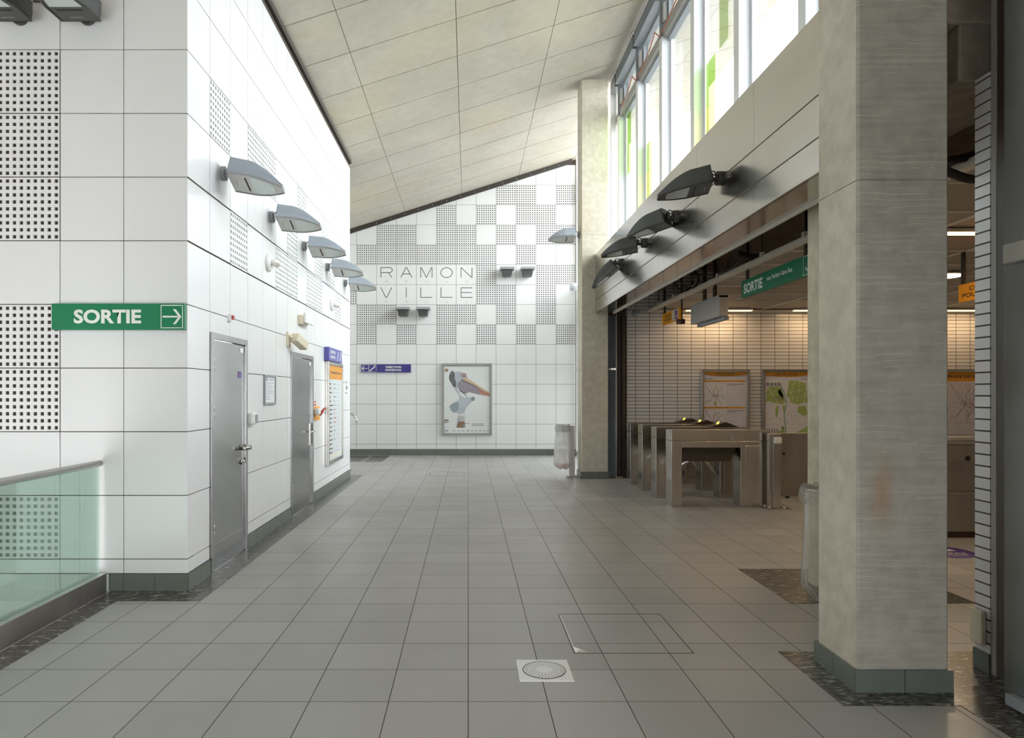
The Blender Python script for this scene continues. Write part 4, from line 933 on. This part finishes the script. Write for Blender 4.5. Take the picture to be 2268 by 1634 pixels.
for x in (.1, .8):
    b = B(); b.box(x, x + .05, .01, .04, 0, .03, 'dark_metal'); b.obj('foot', o)
b = B(); b.cyl((.06, 0, .66), (.06, -.008, .66), .02, 'black', 12); b.obj('lock', o)
# counter seen in the gap
o = thing('ticket_counter', 'steel counter with a ledge and round keyhole, in the gap right of the big column', 'counter', Matrix.Translation((4.95, 7.32, 0)))
b = B(); b.box(0, 1.4, .06, .45, .07, 1.0, 'steel_panel'); b.obj('body', o)
b = B(); b.box(-.02, 1.42, .0, .47, 1.0, 1.04, 'steel'); b.box(0, 1.4, .05, .45, 1.04, 1.07, 'chrome'); b.obj('top', o, bevel=.004)
b = B(); b.box(0, 1.4, .0, .06, .83, .995, 'steel_panel'); f_ = b.obj('front_panel', o, bevel=.003)
b = B(); b.cyl((.40, 0, .855), (.40, -.006, .855), .026, 'black', 16); b.obj('keyhole', f_)
b = B(); b.box(0, 1.4, -.03, .06, .47, .50, 'steel'); b.obj('ledge', o, bevel=.003)
b = B(); b.box(0, 1.4, 0, .06, .07, .47, 'steel_panel'); b.obj('lower_panel', o, bevel=.003)
b = B(); b.box(.01, 1.39, .02, .44, 0, .07, 'dark_metal'); b.obj('plinth', o)
b = B(); b.disc(0, 0, .29, .002, 'white', 40); b.disc(0, 0, .28, .003, 'purple', 40); z = .004
b.flat([(-.02, .06), (.12, .10), (.14, .02), (.0, .0)], z, 'white'); b.text('MERCI', -.14, .16, -.10, -.05, z, 'white', bold=.03); b.text('DE PATIENTER', -.15, .14, -.17, -.13, z, 'white', bold=.02)
tag(b.obj('floor_sticker', mat=Matrix.Translation((4.65, 6.69, 0))), 'round purple sticker on the hall floor, half hidden by the big column', 'sticker')

# ------------------------------------------------------------------ hanging signs and light boxes in the hall
def on_row(y, z): return frame((3.47, y, z), (0, -1, 0), (0, 0, 1))      # faces -X
o = thing('hanging_sign', 'long hanging green sign reading SORTIE vers Parking Gare Bus with down arrow', 'sign', on_row(8.68, 2.757))
W, H = 1.84, .215
b = B(); b.box(0, W, 0, H, -.05, 0, 'green_hang'); b.obj('panel', o, bevel=.003)
b = B(); z = .001; b.text('SORTIE', .075, .62, .04, .165, z, 'sign_text', bold=.035); b.obj('lettering', o); b = B(); b.text('vers Parking Gare Bus', .73, 1.36, .085, .15, z, 'sign_text', bold=.02); b.obj('lettering', o); b = B(); box_outline(b, 1.60, 1.83, .008, .207, .006, z, 'sign_text'); arrow(b, 1.715, .108, .085, z + .0003, 'sign_text', -90); b.obj('arrow', o)
for x in (.12, 1.6):
    b = B(); b.box(x, x + .04, H, 1.09, -.035, -.005, 'rod'); b.obj('hanger', o)
o = thing('hanging_sign', 'small yellow sign reading PASSAGE INTERDIT, hung over the farthest ticket gate', 'sign', on_row(12.22, 2.765))
W, H = .97, .195
b = B(); b.box(0, W, 0, H, -.04, 0, 'yellow'); b.obj('panel', o, bevel=.003)
b = B(); z = .001; b.text('PASSAGE', .16, .54, .108, .155, z + .0005, 'print_black', bold=.02); b.obj('lettering', o); b = B(); b.text('INTERDIT', .16, .56, .04, .087, z + .0005, 'print_black', bold=.02); b.obj('lettering', o); b = B(); b.rect(.57, .94, .012, H - .012, z, 'cream'); b.rect(.74, .90, .025, .17, z + .0004, 'blue_pale'); b.disc(.82, .075, .055, z + .0008, 'm_red'); b.rect(.78, .86, .067, .083, z + .0012, 'white'); b.obj('no_entry_symbol', o)
for x in (.06, .92):
    b = B(); b.box(x, x + .045, H if x < .5 else 0, 1.08, -.06 if x > .5 else -.03, -.045 if x > .5 else -.005, 'rod'); b.obj('hanger', o)
b = B(); b.tube([(.93, -.03, -.10), (.93, -.03, .02)], .045, 'dark_metal', 14); b.obj('camera', o)
o = thing('light_box', 'grey steel light box with a ledge underneath, hung between the yellow and green signs', 'light box', on_row(10.66, 2.62))
W, H = 1.2, .29
b = B(); b.box(0, W, 0, H, -.13, 0, 'box_grey'); b.obj('housing', o, bevel=.004)
b = B(); b.box(.0, W, H - .03, H + .004, -.13, .004, 'grey_paint'); b.obj('top_rail', o, bevel=.002)
b = B(); b.box(.06, W - .02, -.045, -.002, -.15, -.08, 'grey_paint'); b.obj('ledge', o, bevel=.003)
for x in (.40, .82):
    b = B(); b.box(x, x + .06, H + .004, 1.22, -.09, -.05, 'dark_metal'); b.obj('hanger', o)
o = thing('hanging_sign', 'yellow sign reading CONSEIL POUR LES, cut by the white brick pier at the right', 'sign', frame((5.35, 7.46, 2.54), (0, -1, 0), (0, 0, 1)))
W, H = 1.0, .19
b = B(); b.box(0, W, 0, H, -.04, 0, 'yellow'); b.obj('panel', o, bevel=.003)
b = B(); z = .001; b.text('CONSEILS', .16, .62, .108, .155, z, 'print_black', bold=.015); b.obj('lettering', o); b = B(); b.text('POUR LES', .06, .50, .04, .087, z, 'print_black', bold=.015); b.obj('lettering', o)
b = B(); b.box(.03, .07, H, .54, -.03, -.005, 'rod'); b.obj('hanger', o); b = B(); b.box(.9, .94, H, .54, -.03, -.005, 'rod'); b.obj('hanger', o)
# lamps of the hall
def strip(x0, x1, y, lab, watt=11):
    o = thing('strip_light', lab, 'lamp', Matrix.Translation(((x0 + x1) / 2, y, HZ)), 'warm strip lights of the hall ceiling'); h = (x1 - x0) / 2
    b = B(); b.box(-h, h, -.06, .06, -.03, .0, 'tbar'); b.obj('housing', o)
    b = B(); b.box(-h + .01, h - .01, -.045, .045, -.042, -.03, 'warm_strip'); b.obj('tube', o)
    l = bpy.data.lights.new('strip_lamp', 'AREA'); l.shape = 'RECTANGLE'; l.size = 2 * h; l.size_y = .1; l.energy = watt * h; l.color = (1, .68, .38)
    lo = bpy.data.objects.new('strip_lamp', l); COL.objects.link(lo); lo.parent = o; lo.location = (0, 0, -.05)
    return o
strip(3.95, 5.15, 12.40, 'warm strip light along the top of the brick wall, behind the grey light box')
strip(5.9, 7.1, 12.40, 'warm strip light along the top of the brick wall, hidden right of the round column')
strip(4.2, 5.6, 6.42, 'warm strip light in the mesh ceiling, seen in the gap right of the big column', 30)
strip(8.4, 9.6, 12.40, 'warm strip light above the pale network map in the gap')
o = thing('round_ceiling_light', 'bright round ceiling lamp in the gap right of the big column', 'lamp', Matrix.Translation((6.15, 8.85, HZ)))
b = B(); b.cyl((0, 0, 0), (0, 0, -.02), .24, 'tbar', 32); b.obj('rim', o)
b = B(); b.cyl((0, 0, -.02), (0, 0, -.026), .21, 'warm_round', 32); b.obj('diffuser', o)
l = bpy.data.lights.new('round_lamp', 'AREA'); l.shape = 'DISK'; l.size = .4; l.energy = 22; l.color = (1, .78, .52); lo = bpy.data.objects.new('round_lamp', l); COL.objects.link(lo); lo.parent = o; lo.location = (0, 0, -.04)
# services in the gap between steel soffit and ceiling edge
def cable(name, pts, r, m, lab, cat='cable', group=None, sub=6):
    P = [Vector(p) for p in pts]; out = []
    for i in range(len(P) - 1):
        p0, p1, p2, p3 = P[max(i - 1, 0)], P[i], P[i + 1], P[min(i + 2, len(P) - 1)]
        for k in range(sub):
            t = k / sub; out.append(.5 * ((2 * p1) + (p2 - p0) * t + (2 * p0 - 5 * p1 + 4 * p2 - p3) * t * t + (3 * p1 - p0 - 3 * p2 + p3) * t ** 3))
    out.append(P[-1]); b = B(); b.tube(out, r, m, 8); return tag(b.obj(name), lab, cat, group)
cable('conduit', [(3.12, 5.9, 3.30), (3.12, 6.4, 3.30), (3.12, 7.2, 3.28), (3.10, 7.85, 3.26), (3.22, 8.12, 3.2), (3.6, 8.1, 3.17), (4.4, 7.6, 3.25), (5.2, 7.3, 3.4)], .045, 'cable', 'thick black bent hose above the green hanging sign', 'hose')
cable('conduit', [(3.33, 5.85, 3.5), (3.33, 8, 3.5), (3.3, 12.4, 3.5)], .025, 'tbar', 'straight pale conduit running above the ceiling edge', 'conduit')
cable('conduit', [(2.95, 5.9, 3.44), (2.95, 8, 3.44), (2.95, 12.5, 3.4)], .03, 'cable', 'straight dark conduit just behind the steel soffit', 'conduit')
cable('cable', [(2.78, 5.92, 3.62), (2.83, 5.98, 3.36), (2.98, 6.05, 3.24), (3.25, 6.1, 3.2), (3.5, 6.05, 3.3)], .016, 'cable', 'black cable loop against the round column top', 'cable')
cable('cable', [(2.98, 6.3, 3.7), (2.99, 6.34, 3.54), (3.04, 6.36, 3.5), (3.2, 6.38, 3.54)], .016, 'cable', 'second black cable loop against the round column top', 'cable')
cable('cable', [(4.3, 6.2, 3.5), (3.75, 6.55, 3.48), (3.45, 6.75, 3.40), (3.52, 6.9, 3.3), (3.8, 7.0, 3.28), (4.3, 7.1, 3.36)], .014, 'cable', 'black cable looping above the arrow of the green hanging sign', 'cable')
cable('cable', [(3.3, 10.5 + .0, 3.42)] + [(3.3 + .0 + .16 * math.cos(a * .7), 10.0 + .03 * a, 3.28 + .16 * math.sin(a * .7)) for a in range(0, 19)], .012, 'cable', 'coil of black cable above the grey light box', 'cable')
cable('cable', [(3.0, 8.6, 3.5), (3.05, 9.1, 3.3), (3.08, 9.7, 3.22), (3.08, 10.4, 3.3), (3.2, 11.2, 3.26), (3.1, 12.0, 3.35)], .012, 'cable', 'sagging black cable above the yellow sign', 'cable')
cable('cable', [(3.6, 8.7, 3.42), (3.55, 8.9, 3.3), (3.5, 9.1, 3.2), (3.52, 9.3, 3.25), (3.6, 9.4, 3.4)], .012, 'green_tile', 'green cable tangled above the ceiling edge', 'cable')
cable('hose', [(2.67, 4.50, 3.26), (2.85, 4.55, 3.17), (3.15, 4.62, 3.12), (3.5, 4.66, 3.2), (3.9, 4.7, 3.5)], .028, 'cable', 'upper dark hose curving in the gap right of the big column', 'hose')
cable('hose', [(2.67, 4.22, 3.15), (2.78, 4.26, 3.06), (3.0, 4.30, 2.95), (3.3, 4.34, 2.92), (3.7, 4.36, 3.2)], .028, 'cable', 'lower dark hose curving in the gap right of the big column', 'hose')
HG = 'threaded rods holding the suspended ceiling'
rp = None
for k, y in enumerate((5.9, 6.9, 7.9, 9.3, 10.3, 11.3, 12.2)):
    if rp is None:
        rp = thing('ceiling_hanger', 'thin dark rod holding the cream edge of the suspended ceiling', 'hanger', group=HG); b = B(); b.cyl((0, 0, .03), (0, 0, .765), .008, 'rod', 8); b.obj('rod', rp); b = B(); b.box(-.02, .02, -.03, .03, -.03, .04, 'tbar'); b.obj('clip', rp, bevel=.003); o = rp
    else: o = copy_tree(rp)
    o.location = (HX - .005, y, HZ + .055)
b = B(); b.box(3.05, 3.12, 12.40, 12.749, 3.0, 3.09, 'grey_paint'); tag(b.obj('junction_box', bevel=.006), 'small grey junction box at the far end of the suspended ceiling edge', 'box')

# ------------------------------------------------------------------ bin bags
def bag_mesh(b, cx, cy_, zt, zb, rt, rb, m, seed, n=36, rows=16, sq=.9, lean=(0, 0)):
    random.seed(seed); ph = [random.random() * 6.28 for _ in range(6)]; rings = []
    for j in range(rows + 1):
        t = j / rows; z = zt + (zb - zt) * t; r0 = rt + (rb - rt) * t
        r0 *= 1 if t < .86 else (1 - ((t - .86) / .14) ** 2 * .55)
        ring = []
        for i in range(n):
            a = i * 2 * math.pi / n
            wv = 1 + (.05 + .08 * t) * (math.sin(7 * a + ph[0] + t * 1.2) * .6 + math.sin(11 * a + ph[1] - t * 2) * .5 + math.sin(4 * a + ph[2] + 3 * t) * .5)
            ring.append(b.bm.verts.new((cx + lean[0] * t + r0 * wv * math.cos(a), cy_ + lean[1] * t + sq * r0 * wv * math.sin(a), z + .012 * math.sin(5 * a + ph[3]) * t)))
        rings.append(ring)
    k = b.mi(m)
    for r0, r1 in zip(rings, rings[1:]):
        for i in range(n): f = b.bm.faces.new((r0[i], r0[(i + 1) % n], r1[(i + 1) % n], r1[i])); f.smooth = True; f.material_index = k
    f = b.bm.faces.new(rings[-1]); f.material_index = k
def bag_rim(b, cx, cy_, z, r, m, seed, n=40):
    random.seed(seed); rings = []
    for dz, dr in ((-.10, .008), (-.06, .03), (-.02, .028), (.018, .012), (.022, -.006), (.0, -.02), (-.05, -.022)):
        rings.append([b.bm.verts.new((cx + (r + dr + random.uniform(-.009, .011)) * math.cos(i * 6.2832 / n), cy_ + (r + dr + random.uniform(-.009, .011)) * math.sin(i * 6.2832 / n), z + dz + random.uniform(-.016, .016))) for i in range(n)])
    k = b.mi(m)
    for r0, r1 in zip(rings, rings[1:]):
        for i in range(n): f = b.bm.faces.new((r0[i], r0[(i + 1) % n], r1[(i + 1) % n], r1[i])); f.smooth = True; f.material_index = k
def bag_bin(label, px, py, cx, cy_, zt, zb, rt, rb, mat_, seed, plate, lit):
    o = thing('bin_bag_holder', label, 'bin', Matrix.Translation((px, py, 0)))
    b = B(); b.box(-.05, .05, -.03, .03, .01, zt + .01, 'steel_panel'); b.obj('post', o, bevel=.005)
    b = B(); b.box(-.10, .10, -.08, .08, 0, .012, 'steel'); bp = b.obj('base_plate', o, bevel=.002)
    for x, y in ((-.075, -.055), (.075, -.055), (-.075, .055), (.075, .055)):
        b = B(); b.cyl((x, y, .012), (x, y, .04), .014, 'chrome', 10); b.obj('bolt', bp)
    b = B(); R_ = rt - .012; b.tube([(cx - px + R_ * math.cos(i * 6.2832 / 32), cy_ - py + R_ * math.sin(i * 6.2832 / 32), zt) for i in range(33)], .009, 'steel', 8)
    d = Vector((cx - px, cy_ - py, 0)); dn = d.normalized(); b.tube([(0, 0, zt), tuple(dn * (d.length - R_) + Vector((0, 0, zt)))], .014, 'steel', 8); b.obj('ring', o)
    b = B(); bag_mesh(b, cx - px, cy_ - py, zt - .01, zb, rt, rb, mat_, seed); bg_ = b.obj('bag', o)
    b = B(); bag_rim(b, cx - px, cy_ - py, zt + .005, rt, mat_, seed + 1); b.obj('folded_rim', bg_)
    if lit:
        b = B(); random.seed(4)
        for i in range(7):
            a = random.random() * 6.28; c = Vector((cx - px + .07 * math.cos(a), cy_ - py + .07 * math.sin(a), zb + .045 + .03 * random.random())); s_ = .045
            vs = [c + Vector((random.uniform(-s_, s_) * 1.5, random.uniform(-s_, s_), random.uniform(-.02, .03))) for _ in range(7)]; v = [b.bm.verts.new(p) for p in vs]
            r = bmesh.ops.convex_hull(b.bm, input=v); b.mi('litter')
        b.obj('litter', bg_)['label'] = 'orange litter at the bottom of the bag'
    return o
bag_bin('white bin bag hanging from a steel post, beside the far concrete column', 1.915, 12.62, 1.74, 12.55, .945, .17, .115, .185, 'bag_white', 3, True, True)
bag_bin('clear plastic bin bag hanging behind the big concrete column', 2.72, 4.72, 2.52, 4.83, .87, .10, .135, .135, 'bag_clear', 8, True, False)
b = B(); b.box(2.845, 2.874, 3.79, 3.88, .15, .34, 'cream'); tag(b.obj('cover_plate', bevel=.006), 'cream cover plate low on the edge of the white brick pier', 'plate')

# ------------------------------------------------------------------ floor fittings
o = thing('floor_drain', 'square steel floor drain with a round perforated cover, set in the grey tiles', 'drain', Matrix.Translation((.425, 3.826, 0)))
b = B(); b.box(-.148, .148, -.148, .148, -.01, .003, 'drain_steel'); fr_ = b.obj('frame', o, bevel=.0015)
b = B(); b.tube([(.118 * math.cos(i * 6.2832 / 48), .118 * math.sin(i * 6.2832 / 48), .003) for i in range(49)], .0025, 'dark_metal', 6, cap=False); b.obj('seam', fr_)
b = B(); b.cyl((0, 0, 0), (0, 0, .005), .114, 'drain_steel', 48)
for k, r_ in enumerate((.052, .066, .080, .094, .104)):
    n = int(2 * math.pi * r_ / .0185)
    for i in range(n): a = 6.2832 * (i + .5 * (k % 2)) / n; b.disc(r_ * math.cos(a), r_ * math.sin(a), .0036, .0055, 'panel_backing', 8)
b.obj('perforated_cover', o)
def hatch(label, x0, x1, y0, y1, corner):
    o = thing('floor_hatch', label, 'hatch', Matrix.Translation((x0, y0, 0))); W, H = x1 - x0, y1 - y0
    b = B(); t = .006
    for a, c, d, e in ((0, W, 0, t), (0, W, H - t, H), (0, t, t, H - t), (W - t, W, t, H - t)): b.box(a, c, d, e, -.004, .0012, 'dark_metal')
    b.box(.010, .015, .02, H - .02, -.004, .0014, 'steel'); b.obj('frame', o)
    if corner: b = B(); b.prism([(.012, .012), (.105, .012), (.012, .105)], -.004, .0018, 'chrome'); b.cyl((.035, .035, .0018), (.035, .035, .004), .008, 'steel', 10); b.obj('corner_plate', o)
hatch('tiled floor hatch with a small steel corner plate, beside the round drain', .63, 1.348, 4.075, 4.806, True)
hatch('faint tiled floor hatch in the far part of the hall floor', -.74, -.08, 12.82, 13.49, False)
for o in S.objects:
    if o.type == 'MESH' and o.parent is None and 'kind' not in o and 'category' not in o: o['kind'] = 'structure'
